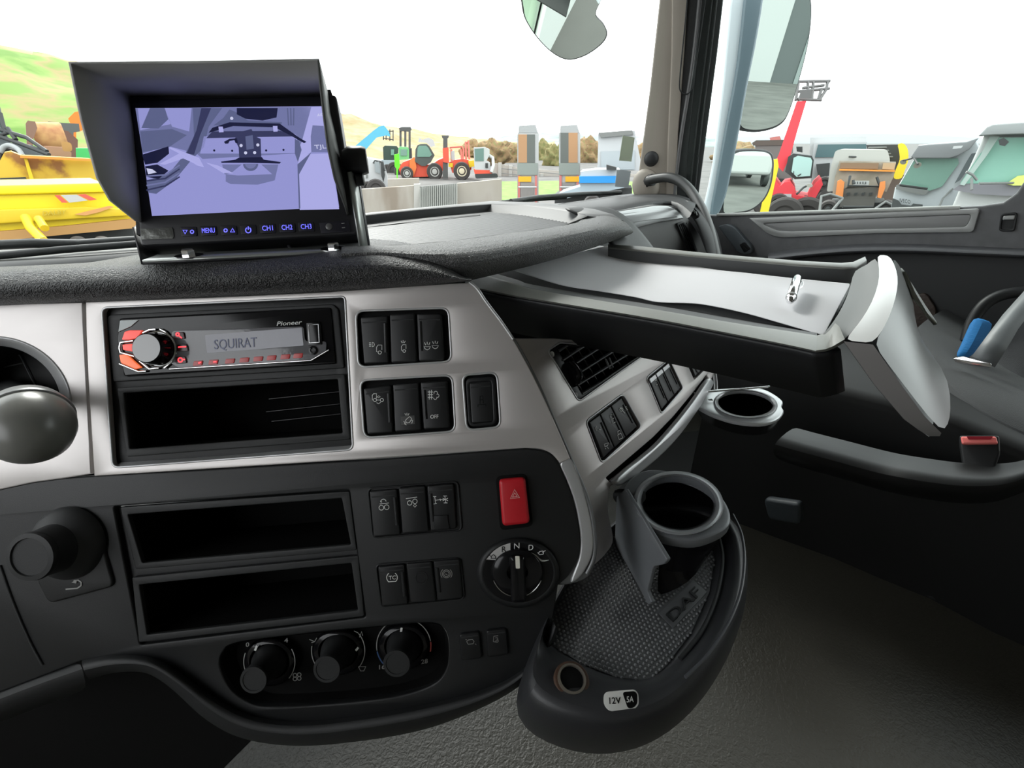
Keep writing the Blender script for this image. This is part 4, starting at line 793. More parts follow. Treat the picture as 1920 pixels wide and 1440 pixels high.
loft('cup_wall', [H(z, [(x, y) for x, y in e(k)]) for z, k in ((-.340, .985), (-.352, .975), (-.41, .90))] + [[Z(1272, 944, -.41)] * 40], blk, ch, closed=True)
sk = sm([(1240, 1008), (1300, 1018), (1350, 1002), (1364, 985), (1340, 1040), (1310, 1058)], False, 3)
loft('skirt', [[Z(x, y, -.347) for x, y in ((1225, 990), (1255, 1006), (1300, 1014), (1345, 1003), (1366, 980), (1358, 940))], [Z(x, y + 14, -.362) for x, y in ((1232, 1000), (1262, 1014), (1300, 1020), (1340, 1010), (1362, 988), (1354, 948))], [Z(x, y, -.40) for x, y in ((1238, 1060), (1262, 1078), (1296, 1074), (1330, 1046), (1345, 1015), (1340, 985))], [Z(x, y, -.405) for x, y in ((1228, 1120), (1250, 1112), (1290, 1095), (1318, 1060), (1325, 1030), (1320, 1000))]], gloss, ch, sub=1)
sp = [(1168, 917), (1192, 955), (1220, 1000), (1245, 1040), (1250, 1050)]
sb_ = [(1152, 1010), (1170, 1050), (1195, 1098), (1214, 1130), (1222, 1133)]
a_, b_ = Z(1168, 917, -.335), Z(1250, 1050, -.335)
SPp = Pl(a_, b_ - a_, ZZ * 1.0)
plate('side_plate', SPp, rr([(1172, 917), (1251, 1049), (1244, 1058), (1224, 1062), (1213, 1108), (1222, 1130), (1215, 1134), (1193, 1092), (1152, 1018), (1156, 930)], [2, 4, 3, 6, 5, 3, 3, 8, 8, 4]), -.002, .002, chm, ch, bev=.001)
ch2 = thing('cup_holder', 'farther cup holder with bright silver ring below the fold-out table', 'cup holder', Z(1400, 800, -.40))
e2_ = lambda k: ell(1398, 757, 53 * k, 24 * k, rot=4, n=36)
o2 = sm([(1296, 752), (1310, 735), (1335, 730), (1380, 727), (1425, 728), (1450, 738), (1468, 752), (1466, 762), (1470, 772), (1455, 787), (1425, 794), (1380, 790), (1340, 778), (1312, 764)], True, 3)
plate('holder_plate', ZP(-.335), o2, -.006, 0, mat('holder_bright', (.62, .63, .64), .3, .4), ch2, holes=[e2_(1.02)], bev=.002)
loft('rim_ring', [H(z, e2_(k)) for z, k in ((-.3345, 1.14), (-.332, 1.08), (-.334, 1.0), (-.345, .97))], sild, ch2, closed=True)
loft('cup_wall', [H(z, e2_(k)) for z, k in ((-.337, .99), (-.35, .97), (-.40, .9))] + [[Z(1398, 757, -.40)] * 36], deep, ch2, closed=True)
loft('holder_body', [[Z(x, y, -.340) for x, y in o2], [Z(x, y, -.356) for x, y in [(1388 + (a - 1388) * .97, 762 + (b - 758) * 1) for a, b in o2]], [Z(1388 + (a - 1388) * .80, 775 + (b - 758) * .8 + 12, -.43) for a, b in o2]], gloss, ch2, closed=True)
wires('metal_strip', [[tuple(Z(1300, 737, -.325)), tuple(Z(1443, 725, -.325))]], .0014, chrome, ch2)
wires('holder_arm', [[tuple(P2.at(1300, 760, -.01)), tuple(Z(1335, 755, -.34))]], .006, blk, ch2)
wires('holder_arm', [[tuple(P2.at(1160, 930, -.01)), tuple(Z(1200, 930, -.342))]], .008, blk, ch)

# ---------------------------------------------------------------- storage bin with rubber mat at the console foot
bn = thing('storage_tray', 'rounded dark tray bin at the console foot with a dotted rubber mat', 'tray', Z(1180, 1200, -.5))
Mt = [(1151, 1000), (1250, 985), (1330, 1000), (1340, 1050), (1330, 1110), (1296, 1186), (1246, 1252), (1212, 1276), (1153, 1269), (1087, 1242), (1030, 1207), (1028, 1190), (1045, 1120)]
In = [(1151, 975), (1260, 960), (1350, 985), (1356, 1050), (1350, 1110), (1318, 1186), (1266, 1252), (1216, 1283), (1150, 1277), (1084, 1250), (1024, 1215), (1022, 1192), (1045, 1115)]
In2 = [(1151, 970), (1265, 950), (1366, 975), (1376, 1045), (1368, 1110), (1335, 1188), (1280, 1250), (1225, 1290), (1150, 1290), (1080, 1265), (1016, 1230), (1012, 1196), (1042, 1112)]
Cr = [(1151, 960), (1275, 935), (1378, 962), (1394, 1040), (1386, 1120), (1352, 1200), (1305, 1262), (1245, 1318), (1160, 1345), (1075, 1332), (990, 1290), (1002, 1230), (1042, 1110)]
Ou = [(1151, 955), (1280, 930), (1388, 966), (1406, 1045), (1400, 1130), (1368, 1215), (1322, 1282), (1255, 1342), (1165, 1372), (1065, 1362), (966, 1318), (990, 1236), (1040, 1108)]
Bo = [(1151, 955), (1290, 945), (1392, 985), (1406, 1080), (1398, 1160), (1365, 1245), (1318, 1320), (1250, 1382), (1160, 1409), (1050, 1399), (945, 1345), (985, 1245), (1040, 1108)]
Bo2 = [(x - 15 if x > 1150 else x + 5, y + 10) for x, y in Bo]
lf = lambda P, z: [Z(x, y, z) for x, y in P]
loft('bin_shell', [lf(Mt, -.42), lf(In, -.417), lf(In2, -.400), lf(Cr, -.396), lf(Ou, -.408), lf(Bo, -.445), lf(Bo2, -.49)], mat('bin_plastic', (.030, .031, .034), .42, bump=('noise', 1200, .15)), bn, closed=True, sub=2)
wires('bin_lip', [sm([tuple(Z(*q)) for q in ((1374, 965, -.392), (1390, 1000, -.392), (1396, 1045, -.392), (1390, 1105, -.392), (1368, 1165, -.392), (1330, 1225, -.393), (1285, 1270, -.394))])], .0016, mat('lip_grey', (.075, .078, .085), .35), bn)  # paler bead: the highlight along the crest is put into its colour
wires('inner_ledge', [sm([tuple(Z(*q)) for q in ((1340, 985, -.408), (1355, 1040, -.408), (1346, 1110, -.408), (1318, 1180, -.408), (1275, 1235, -.41))])], .0022, blk2, bn)
mt = loft('mat_base', [lf(Mt, -.4185), [Z(1185, 1150, -.4185)] * 13], mat('mat_rubber', (.085, .088, .092), .5), bn, closed=True)
V, Fc = [], []
zp_ = ZP(-.418); M2 = [zp_.hit(*q) for q in Mt]; logo = [zp_.hit(*q) for q in ((1232, 1150), (1300, 1085), (1330, 1110), (1262, 1182))]
ca = VR.normalized(); cb_ = VF.normalized(); dd = .0046
for i in range(-60, 60):
    for j in range(-60, 60):
        q = zp_.hit(1185, 1150); p = (q[0] + (ca.x * (i + .5 * (j % 2)) + cb_.x * j * .87) * dd, q[1] + (ca.y * (i + .5 * (j % 2)) + cb_.y * j * .87) * dd)
        if inside(p, M2) and not inside(p, logo):
            b = len(V); w0 = zp_.w(p, -.0005)
            for k in range(6): V.append(w0 + Vector((cos(k * pi / 3) * .0015, sin(k * pi / 3) * .0015, 0)))
            for k in range(6): V.append(w0 + Vector((cos(k * pi / 3) * .0009, sin(k * pi / 3) * .0009, .0014)))
            Fc += [[b + k, b + (k + 1) % 6, b + 6 + (k + 1) % 6, b + 6 + k] for k in range(6)] + [[b + 6 + k for k in range(6)]]
mesh('mat_studs', V, Fc, mat('mat_stud', (.13, .135, .14), .3), bn, 80)
plate('logo_field', zp_, [(1236, 1150), (1300, 1088), (1326, 1110), (1262, 1178)], -.0006, .0004, mat('mat_rubber', (.05, .05, .05), .5), bn, bev=.0002)
text('raised_logo', 'DAF', zp_, (1262, 1166), (1316, 1112), (-14, -14), blk, bn, n=.0012, th=.0008)
lathe('power_socket', Z(1071, 1277, -.401), (ZZ * .93 - VF * .2 + VR * -.05), [(.0150, -.004), (.0150, .002), (.0138, .004), (.0115, .004), (.0112, .002)], mat('socket_rust', (.075, .04, .025), .55, bump=('noise', 400, .5)), bn, 36, cap=False)
lathe('socket_liner', Z(1071, 1275, -.399), (ZZ * .93 - VF * .2), [(.0118, .001), (.0118, .0036), (.0100, .0038), (.0094, -.001)], mat('socket_metal', (.42, .38, .33), .3, .8), bn, 36, cap=False)
lathe('socket_hole', Z(1071, 1275, -.399), (ZZ * .93 - VF * .2), [(.0096, .0022), (.0094, .0014), (.0001, .0012)], deep, bn, 28, cap=False)
LB = Pl(Z(1165, 1312, -.393), Z(1197, 1308, -.395) - Z(1132, 1316, -.395), ZZ * .8 + VF * .5 + VR * .2)
plate('label', LB, rr([(1132, 1298), (1190, 1293), (1197, 1300), (1198, 1322), (1188, 1331), (1142, 1334), (1132, 1322)], 11), .0, .0006, cam_white, bn, bev=.0001)
plate('label', LB, rr([(1167, 1298), (1190, 1296), (1195, 1302), (1195, 1320), (1187, 1328), (1177, 1328)], 6), .0006, .0009, deep, bn)
text('lettering', '12V', LB, (1143, 1320), (1164, 1319), (-1, -12), deep, bn, n=.001); text('lettering', '5A', LB, (1175, 1317), (1188, 1316), (0, -11), sym, bn, n=.0013)

# ---------------------------------------------------------------- passenger door
dr = thing('door_1', None, None, DP.at(1500, 420), kind='structure')
wsill = [(1255, 402), (1345, 404), (1500, 400), (1700, 394), (1860, 386), (2000, 372), (2100, 360)]
panel = wsill + [(2400, 900), (1700, 1500), (1255, 900)]
plate('door_panel', DP, [(1255, 402), (1345, 404), (1500, 400), (1700, 394), (1840, 386), (1880, 380), (1905, 362), (1920, 340), (1990, 200), (2300, 200), (2300, 900), (1255, 900)], -.04, 0, door_m, dr, bev=.006)
wires('window_seal', [[tuple(DP.at(x, y - 2, .001)) for x, y in ((1345, 405), (1500, 400.5), (1700, 394.5), (1800, 391))]], .0055, mat('seal_pale', (.45, .46, .44), .35), dr)
for hh in ((.001, rr([(1403, 409), (1600, 400), (1838, 391), (1826, 432), (1820, 436), (1640, 438), (1464, 446), (1440, 440)], [3, 0, 8, 10, 10, 0, 18, 14])),):
    plate('inlay', DP, hh[1], .0, .006, doorsil, dr, holes=[rr([(1428, 419), (1600, 411), (1822, 402), (1812, 425), (1640, 429), (1480, 434), (1456, 432)], 8)], bev=.0025)
    plate('inlay_hollow', DP, rr([(1428, 419), (1600, 411), (1822, 402), (1812, 425), (1640, 429), (1480, 434), (1456, 432)], 8), -.004, .001, mat('inlay_shade', (.26, .262, .262), .45, .3), dr, bev=.001)
ar0 = sm([(1440, 482), (1500, 474), (1600, 466), (1700, 465), (1800, 469), (1920, 474), (2050, 480)], seg=3)
loft('armrest', [[DP.at(x, y - 8, .0) for x, y in ar0], [DP.at(x, y - 2, .035) for x, y in ar0], [DP.at(x, y + 5, .042) for x, y in ar0], [DP.at(x, y + 9, .034) for x, y in ar0], [DP.at(x, y + 10, .0) for x, y in ar0]], mat('armrest_grey', (.10, .102, .11), .45), dr, sub=1)
swp = plate('window_switch_panel', DP, rr([(1345, 424), (1362, 420), (1376, 426), (1408, 462), (1410, 474), (1396, 478), (1384, 474)], 6), .0, .02, mat('switch_pad_grey', (.12, .14, .155), .45), dr, bev=.003)
plate('window_switch', DP, rr([(1386, 459), (1392, 456), (1402, 470), (1395, 474)], 2), .02, .024, swm, swp, bev=.001)
plate('window_switch', DP, rr([(1390, 456), (1396, 454), (1407, 467), (1402, 470)], 2), .02, .024, swm, swp, bev=.001)
dh = plate('handle_frame', DP, rr([(1876, 400), (1908, 398), (1902, 434), (1872, 434)], 7), .0, .006, blk2, dr, holes=[rr([(1880, 404), (1905, 402), (1899, 430), (1876, 430)], 5)], bev=.002)
plate('handle_lever', DP, rr([(1881, 405), (1904, 404), (1902, 412), (1879, 413)], 3), .0, .008, doorsil, dh, bev=.002)
plate('handle_well', DP, rr([(1880, 413), (1902, 412), (1898, 429), (1876, 429)], 3), -.02, .001, blk, dh)
plate('speaker_grille', DP.off(.004), rr([(1700, 560), (1735, 548), (1756, 580), (1742, 660), (1700, 660)], 10), .0, .012, mat('grille_brown', (.05, .035, .028), .6, bump=('vor', 120, 1.0)), dr, bev=.003)
lo_m = mat('door_lower', (.018, .019, .020), .65)
quadbox('lower_panel', 1.60, 1.68, -1.3, 1.12, FZ, -.5, lo_m, dr)
plate('lower_panel', DP, [(1300, 482), (1450, 482), (1600, 474), (1750, 474), (1900, 482), (2300, 500), (2300, 860), (1300, 860)], -.002, .004, lo_m, dr, bev=.002)
vary(door_m, [(.085, .087, .09), (.105, .106, .112)], 40)

# ---------------------------------------------------------------- passenger seat and what surrounds it
seat = thing('passenger_seat', 'dark grey fabric passenger seat on a black plastic base behind the table flap', 'seat', Z(1800, 900, FZ))
side = [(1335, 692, 1.12), (1400, 702, 1.08), (1460, 715, 1.03), (1560, 736, .98), (1680, 765, .93), (1790, 796, .88), (1905, 842, .84), (2050, 910, .78), (2500, 1100, .66)]
ss = [K(*q) for q in side]
back = [p + VR * .34 + Vector((0, 0, .02)) for p in ss]
loft('seat_base', [back, [p + Vector((0, 0, .012)) + VR * .02 for p in ss], ss, [p + Vector((0, 0, -.012)) - VR * .006 for p in ss], [p + Vector((0, 0, -.10)) for p in ss], [Vector((p.x, p.y, EYE.z + FZ)) + VR * .0 for p in ss]], mat('base_black', (.0035, .0037, .004), .6), seat)
ledge = sm([(1452, 832, .90), (1500, 846, .88), (1560, 862, .86), (1640, 884, .83), (1700, 896, .80), (1780, 908, .77), (1850, 910, .75), (1900, 903, .74), (1960, 880, .74)], seg=3)
LG = [K(*q) for q in ledge]
loft('base_ledge', [[p + VR * .07 + Vector((0, 0, .01)) for p in LG], [p + VR * .02 + Vector((0, 0, .006)) for p in LG], LG, [p + Vector((0, 0, -.025)) + VR * .004 for p in LG], [p + Vector((0, 0, -.06)) + VR * .05 for p in LG], [p + Vector((0, 0, -.10)) + VR * .12 for p in LG]], mat('ledge_black', (.007, .0075, .008), .42), seat, sub=1)
cu = [K(*q) for q in ((1690, 660, 1.10), (1760, 745, .97), (1815, 800, .90), (1920, 850, .85), (2040, 900, .80))]
loft('cushion', [[p + VR * .50 + Vector((0, 0, .02)) for p in cu], [p + VR * .30 + Vector((0, 0, .05)) for p in cu], [p + VR * .08 + Vector((0, 0, .055)) for p in cu], [p + VR * .01 + Vector((0, 0, .03)) for p in cu], [p + VR * .01 + Vector((0, 0, -.02)) for p in cu]], fabric, seat, sub=2)
bk = [K(1905, 590, 1.06), K(1878, 640, 1.04), K(1862, 690, 1.02), K(1858, 720, 1.0)]
loft('backrest', [[p + VR * .5 for p in bk], [p + VR * .06 + VF * .01 for p in bk], bk, [p - VF * .03 for p in bk], [p - VF * .16 for p in bk]], mat('backrest_grey', (.05, .052, .055), .9, bump=('noise', 700, .5)), seat, sub=1)
wires('armrest_hoop', [sm([tuple(K(*q)) for q in ((1812, 640, 1.08), (1822, 605, 1.08), (1845, 572, 1.07), (1880, 553, 1.06), (1930, 546, 1.05))])], .012, blk, seat)
plate('base_grip', Pl(K(1420, 870, 1.0), -VF, ZZ), rr([(1430, 935), (1500, 945), (1500, 985), (1440, 975)], 10), 0, .02, mat('grip_blue_grey', (.02, .026, .03), .5), seat, bev=.006)
bl = thing('seat_belt', 'grey seat belt strap running down to a chrome tongue beside the seat', 'seat belt', K(1840, 690, .98))
loft('strap', [[K(*q) for q in L] for L in ([(1822, 668, .985), (1850, 630, .99), (1880, 590, 1.0), (1925, 540, 1.01), (1960, 500, 1.02)], [(1866, 688, .96), (1890, 650, .965), (1910, 615, .97), (1940, 575, .98), (1970, 540, .99)])], mat('belt_grey', (.13, .14, .145), .4), bl, thick=.002)
plate('tongue', Pl(K(1820, 680, .97), K(1866, 688, .95) - K(1790, 676, .99), ZZ + VF), rr([(1786, 672), (1806, 668), (1860, 682), (1858, 690), (1820, 686), (1792, 680)], 4), 0, .003, chrome, bl, bev=.001)
bb = loft('belt_pad', [[K(1824, 590, 1.04), K(1810, 620, 1.03), K(1798, 650, 1.02), K(1788, 668, 1.01)], [K(1846, 596, 1.02), K(1834, 622, 1.01), K(1822, 648, 1.0), K(1806, 672, 1.0)], [K(1870, 604, 1.03), K(1856, 628, 1.02), K(1842, 650, 1.01), K(1820, 674, 1.01)]], mat('pad_blue', (.008, .16, .42), .8, bump=('noise', 60, .8, (1, 1, 14))), None, thick=.006, sub=1)
tag(bb, 'bright blue ribbed sleeve behind the grey seat belt', 'belt sleeve')
bu = thing('belt_buckle', 'black seat belt buckle with a red release button on the seat side', 'buckle', K(1835, 870, .80))
BU = Pl(K(1835, 826, .80), VF * -1, ZZ * .7 + VR * .5)
plate('button', BU, rr([(1801, 818), (1868, 818), (1872, 832), (1804, 833)], 4), 0, .010, mat('buckle_red', (.92, .22, .20), .25), bu, bev=.003)
plate('button_hollow', BU, rr([(1812, 818), (1862, 818), (1858, 824), (1816, 824)], 2), .010, .011, mat('buckle_dark', (.25, .01, .02), .3), bu)
plate('stalk', BU, rr([(1798, 816), (1874, 816), (1876, 850), (1862, 890), (1850, 908), (1816, 908), (1806, 880), (1800, 840)], 6), -.02, -.001, blk, bu, bev=.004)
# vinyl floor edge trim
wires('trim_3', [[tuple(Z(x, y, FZ + .004)) for x, y in ((1388, 972), (1500, 1012), (1700, 1096), (1935, 1205))]], .006, blk2)
bpy.data.objects['trim_3']['kind'] = 'structure'
sp3 = [Z(1240, 815, FZ + .01), Z(1150, 930, FZ + .01), Z(1388, 970, FZ + .01), Z(1460, 850, FZ + .01), Z(1380, 800, FZ + .01)]
tag(mesh('mat_edge', sp3, [[0, 1, 2, 3, 4]], mat('footwell_black', (.006, .006, .006), .7)), 'black footwell rubber sheet under the farther cup holder', 'mat'); bpy.data.objects['mat_edge'].name = 'footwell_mat'  # sheet put in for shade; its near-black colour darkens the footwell floor
# ================================================================ outside
G0 = -EYE.z
def GD(x, y): return EYE.z / max(-ray(x, y).z, 1e-4)
def VPl(x, y, D, yaw=0):
    c = K(x, y, D); h = ray(x, y); h.z = 0; h.normalize(); h = Matrix.Rotation(R_(yaw), 3, 'Z') @ h
    return Pl(c, Vector((h.y, -h.x, 0)), ZZ)
def prof(name, pts, D, depth, m, parent=None, yaw=0, bev=0, holes=(), c=None):
    cx = c or (sum(p[0] for p in pts) / len(pts), 320)
    return plate(name, VPl(cx[0], cx[1], D, yaw), pts, -depth, 0, m, parent, holes=holes, bev=bev)
def wheel(x, y, rpx, D, hubm, parent, yaw=0, w=.38):
    pl = VPl(x, y, D, yaw); o = K(x, y, D); s = D / FPX * rpx * 1.06
    t = lathe('wheel', o, pl.n, [(s * .55, -w), (s * .9, -w), (s, -w * .8), (s, -w * .2), (s * .92, 0), (s * .62, .0), (s * .6, -.04)], mat('tyre', (.055, .05, .048), .9), parent, 28)
    lathe('hub', o, pl.n, [(s * .6, -.06), (s * .58, -.02), (s * .35, -.06), (s * .3, .03), (s * .12, .04), (.001, .04)], hubm, t, 20)
    return t
EX = .55
cW = lambda n, c, r=.6: mat(n, tuple(x * (EX if max(c) - min(c) < .25 else .78) for x in c), r)
m_red = cW('machine_red', (.85, .10, .05), .5); m_white = cW('machine_white', (.80, .81, .82)); m_yel = cW('machine_yellow', (.90, .62, .02), .5); m_dark = cW('machine_dark', (.06, .065, .065))
m_blue = cW('machine_blue', (.12, .50, .70)); m_green = cW('machine_green', (.18, .55, .22)); m_lime = cW('lime', (.15, .85, .02)); m_gl = mat('machine_glass', (.12, .20, .18), .15); m_teal = mat('truck_glass', (.15, .27, .22), .12)
m_grey = cW('machine_grey', (.30, .31, .30)); m_org = cW('machine_orange', (.88, .32, .05)); m_wood = cW('ramp_wood', (.50, .28, .14)); m_hub = cW('hub_white', (.75, .74, .70))
def gy(D): return 720 - FPX * (sin(PITCH) - EYE.z / D) / cos(PITCH)
def chassis(t, x0, x1, yt, D, rm=.42, nw=2, c=None, dep=1.4):
    """dark frame and road wheels that carry a machine down to the yard"""
    s = FPX / D; yb = gy(D)
    prof('chassis', [(x0, yt), (x1, yt), (x1, yb - rm * s * .9), (x0, yb - rm * s * .9)], D + .15, dep, m_dark, t, c=c or ((x0 + x1) / 2, 330))
    for i in range(nw):
        x = x0 + (x1 - x0) * (i + .5) / nw; o = K(x, yb, D); o.z = rm
        pl = VPl(c[0] if c else x, 330, D); lathe('wheel', o, pl.n, [(rm * .5, -.3), (rm * .95, -.3), (rm, -.24), (rm, -.06), (rm * .9, 0), (rm * .6, 0), (rm * .5, -.05), (.02, -.05)], mat('tyre', (.055, .05, .048), .9), t, 24)
# ground
gm = mat('asphalt', (.12, .12, .11), .9); vary(gm, [(.085, .082, .078), (.135, .13, .125)], .6)
g = mesh('yard_ground', [Vector((x, y, 0)) for x, y in ((-400, -200), (900, -200), (900, 1200), (-400, 1200))], [[0, 1, 2, 3]], gm); g['kind'] = 'structure'
gr = mesh('grass_verge', [Z(x, y, G0 + .03) for x, y in ((938, 340), (1120, 338), (1300, 345), (1300, 372), (938, 375))], [[0, 1, 2, 3, 4]], vary(mat('grass', (.2, .4, .08), .95), [(.12, .25, .04), (.19, .31, .07)], 1.5)); gr['kind'] = 'structure'
# hill
def terrain(name, sil, base, m, rows=14, amp=.6, seed=0, bulge=.25, mi=None):
    a = [K(*q) for q in sil]; b = [K(x, y, D) for x, y, D in base]
    for p in b: p.z = -.2
    R = []
    for j in range(rows + 1):
        t = j / rows; r = []
        for i in range(len(a)):
            p = b[i].lerp(a[i], t); p.z = b[i].z + (a[i].z - b[i].z) * (t ** (1 - bulge))
            k = noise.noise(Vector((p.x * .12, p.y * .12, seed))) * amp + noise.noise(Vector((p.x * .6, p.y * .6, seed))) * amp * .35
            p.z += k * min(1, t * 3); r.append(p)
        R.append(r)
    R.append([Vector((p.x * 1.15, p.y * 1.15, p.z - 3)) for p in R[-1]]); R.append([Vector((p.x * 1.3, p.y * 1.3, -1)) for p in R[-2]])
    o = loft(name, R, m); o['kind'] = 'structure'; return o
def dens(L, seg=6): return [tuple(q) for q in sm(L, seg=seg)]
tan_m = mat('dry_grass', (.5, .36, .2), .95); vary(tan_m, [(.19, .19, .07), (.33, .21, .10), (.29, .23, .12), (.38, .27, .16)], .35, 8, (1, 1, 3))
grn_m = mat('green_hill', (.3, .45, .12), .95); vary(grn_m, [(.10, .20, .03), (.17, .27, .06), (.26, .21, .09), (.15, .24, .05)], .16, 8, (1, 1, 3))
hl = dens([(-420, 10, 52), (-200, 35, 54), (0, 78, 56), (120, 104, 60), (240, 132, 64), (400, 166, 72), (560, 198, 84), (660, 222, 94), (760, 243, 104), (860, 257, 114), (960, 266, 124), (1040, 270, 130)])
hb2 = dens([(-420, 330, 36), (-200, 330, 37), (0, 330, 38), (120, 330, 40), (240, 325, 42), (400, 322, 44), (560, 318, 50), (660, 315, 56), (760, 312, 62), (860, 308, 68), (960, 300, 80), (1040, 298, 90)])
hill = terrain('hill', hl, hb2, [grn_m, tan_m], amp=1.3)
nc = len(hl)
for p in hill.data.polygons:
    j, i = p.vertices[0] // nc, p.vertices[0] % nc
    p.material_index = 1 if (i > 34 or j > 12.2 - (i % 5) * .3 + 0 * i) else 0
# distant hills and town
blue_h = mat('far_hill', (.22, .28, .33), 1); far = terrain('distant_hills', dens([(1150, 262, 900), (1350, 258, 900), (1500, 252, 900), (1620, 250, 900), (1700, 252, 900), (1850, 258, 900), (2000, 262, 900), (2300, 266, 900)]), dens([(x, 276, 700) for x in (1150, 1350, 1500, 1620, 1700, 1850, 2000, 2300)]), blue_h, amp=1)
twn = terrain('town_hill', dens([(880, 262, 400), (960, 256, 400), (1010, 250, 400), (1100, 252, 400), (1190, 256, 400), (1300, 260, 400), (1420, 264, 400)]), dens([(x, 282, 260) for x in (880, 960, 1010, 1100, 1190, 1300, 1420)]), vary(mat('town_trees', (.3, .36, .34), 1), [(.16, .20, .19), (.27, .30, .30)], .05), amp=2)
V, Fc = [], []
for i in range(70):
    x = random.uniform(930, 1260); y = random.uniform(257, 274); D = 250 + (276 - y) * 8; o = K(x, y, D); s = random.uniform(1.2, 3.2); b = len(V)
    for dx in (-s, s):
        for dy in (-s, s):
            for z in (-s * .9, s * .5): V.append(o + Vector((dx, dy, z)))
    Fc += [[b + a for a in f] for f in ([0, 1, 3, 2], [4, 6, 7, 5], [0, 4, 5, 1], [2, 3, 7, 6], [1, 5, 7, 3])]
tag(mesh('distant_houses', V, Fc, mat('house_white', (.75, .76, .78), .9)), 'cluster of tiny pale houses on the far hillside', 'houses', kind='stuff')
# scrub
def bush(x, y, wpx, hpx, D, m, lab, grp):
    o = K(x, y, D); s = D / FPX; bm = bmesh.new(); bmesh.ops.create_icosphere(bm, subdivisions=4, radius=1)
    for v in bm.verts:
        n_ = noise.fractal(v.co * 2.5 + Vector((x, y, 0)), 1, 2, 4); v.co *= 1 + .45 * n_
        v.co = Vector((v.co.x * wpx * s / 2, v.co.y * wpx * s / 2.5, v.co.z * hpx * s / 2)) + o
    me = bpy.data.meshes.new('bush'); bm.to_mesh(me); bm.free()
    return tag(put('bush', me, m, None, 180), lab, 'bush', grp)
BL = ['brown scrub bush right behind the mini excavator', 'tall brown scrub bush between the excavator and the first ramp', 'olive bush just right of the first ramp', 'olive bush just left of the second ramp', 'wide brown bush just right of the second ramp', 'low brown bush beside the white box of the crane truck', 'brown bush behind the sage green windscreen card', 'brown bush beyond the door mirror arm', 'small brown bush behind the red forklift']
br1 = vary(mat('scrub_brown', (.4, .27, .15), 1), [(.15, .12, .06), (.27, .17, .09), (.20, .19, .08)], 2.5, 8); br2 = vary(mat('scrub_olive', (.36, .34, .14), 1), [(.13, .14, .05), (.24, .20, .09)], 2.5, 8)
for i, q in enumerate(((925, 288, 60, 44), (955, 294, 50, 46), (1020, 298, 50, 58), (1045, 300, 46, 52), (1100, 296, 60, 62), (1125, 304, 44, 50), (1190, 300, 60, 50), (1385, 300, 90, 50), (890, 284, 50, 34))):
    bush(*q, 58 + (i % 3) * 9, br2 if i in (2, 3) else br1, BL[i], 'scrub bushes beyond the fence')
# walls and fence in the yard
cm = vary(mat('concrete', (.6, .56, .48), .9), [(.24, .20, .16), (.36, .33, .29), (.32, .29, .24)], .8, 6, (1, 1, .3))
yw = thing('concrete_wall', 'stained pale concrete wall with a grey corrugated gate beyond the windscreen', 'wall', Z(800, 400, G0))
prof('wall_panel', [(560, 362), (676, 355), (780, 348), (780, 470), (560, 470)], 17, .25, cm, yw, c=(800, 360))
prof('wall_panel', [(858, 344), (941, 336), (941, 450), (858, 460)], 17, .25, cm, yw, c=(800, 360))
prof('wall_panel', [(727, 336), (786, 334), (786, 352), (727, 354)], 20, .25, cm, yw, c=(800, 360))
prof('gate_post', [(776, 346), (788, 345), (788, 460), (776, 462)], 16.9, .3, cW('post_pale', (.75, .73, .68)), yw, c=(800, 360))
gt = prof('gate', [(787, 350), (857, 344), (857, 460), (787, 460)], 16.9, .06, m_grey, yw, c=(800, 360))
wires('corrugation', [[tuple(K(788 + i * 3.6, 351 - i * .32, 16.82)), tuple(K(788 + i * 3.6, 420, 16.82))] for i in range(20)], .022, cW('gate_pale', (.45, .46, .42)), yw, res=1)
fn = thing('concrete_fence', 'long low fence of pale concrete panels and posts in front of the scrub', 'fence', Z(1000, 340, G0))
prof('panel', [(924, 306), (938, 307), (958, 312), (1010, 318), (1120, 324), (1300, 330), (1300, 362), (1120, 352), (1010, 344), (958, 340), (924, 330)], 40, .12, cW('fence_pale', (.72, .66, .60)), fn, c=(1040, 320))
for x, y0, y1 in ((937, 305, 338), (957, 310, 346), (1016, 326, 352), (1112, 322, 356), (1170, 324, 356)): prof('post', [(x - 3, y0), (x + 3, y0), (x + 3, y1), (x - 3, y1)], 39.8, .3, cW('post_pale', (.75, .73, .68)), fn, c=(1040, 320))
strk = [[tuple(K(a, b, 39.7)), tuple(K(c_, d_, 39.7))] for a, b, c_, d_ in ((940, 316, 1110, 332), (940, 325, 1110, 341))]
wires('joint', strk, .03, m_grey, fn, res=1)

# --- machines in the middle distance
t = thing('telehandler', 'light blue telehandler boom raised behind the monitor knob', 'telehandler', Z(715, 334, G0))
prof('boom', [(655, 285), (668, 272), (700, 245), (711, 237), (720, 235), (729, 246), (732, 256), (724, 254), (706, 258), (690, 276), (678, 290)], 48.800, .5, m_blue, t)
prof('body', [(660, 298), (740, 300), (744, 322), (660, 325)], 48.800, 2, cW('pale_blue', (.60, .70, .74)), t)
for a, b in (((719, 244), (719, 262)), ((724, 243), (724, 262)), ((731, 243), (731, 264)), ((737, 244), (737, 264)), ((718, 246), (738, 246)), ((718, 259), (738, 262))): wires('carriage_bar', [[tuple(K(*a, 48.800)), tuple(K(*b, 48.800))]], .05, m_dark, t, res=1)
wheel(735, 322, 11, 47.580, m_dark, t); wheel(690, 326, 11, 47.580, m_dark, t)
t = thing('tractor', 'dark green tractor cab between the blue boom and the lime panel', 'tractor', Z(733, 334, G0))
prof('cab', [(718, 276), (722, 273), (744, 274), (747, 278), (746, 300), (719, 300)], 45.100, 1.6, cW('tractor_dark', (.05, .09, .07)), t)
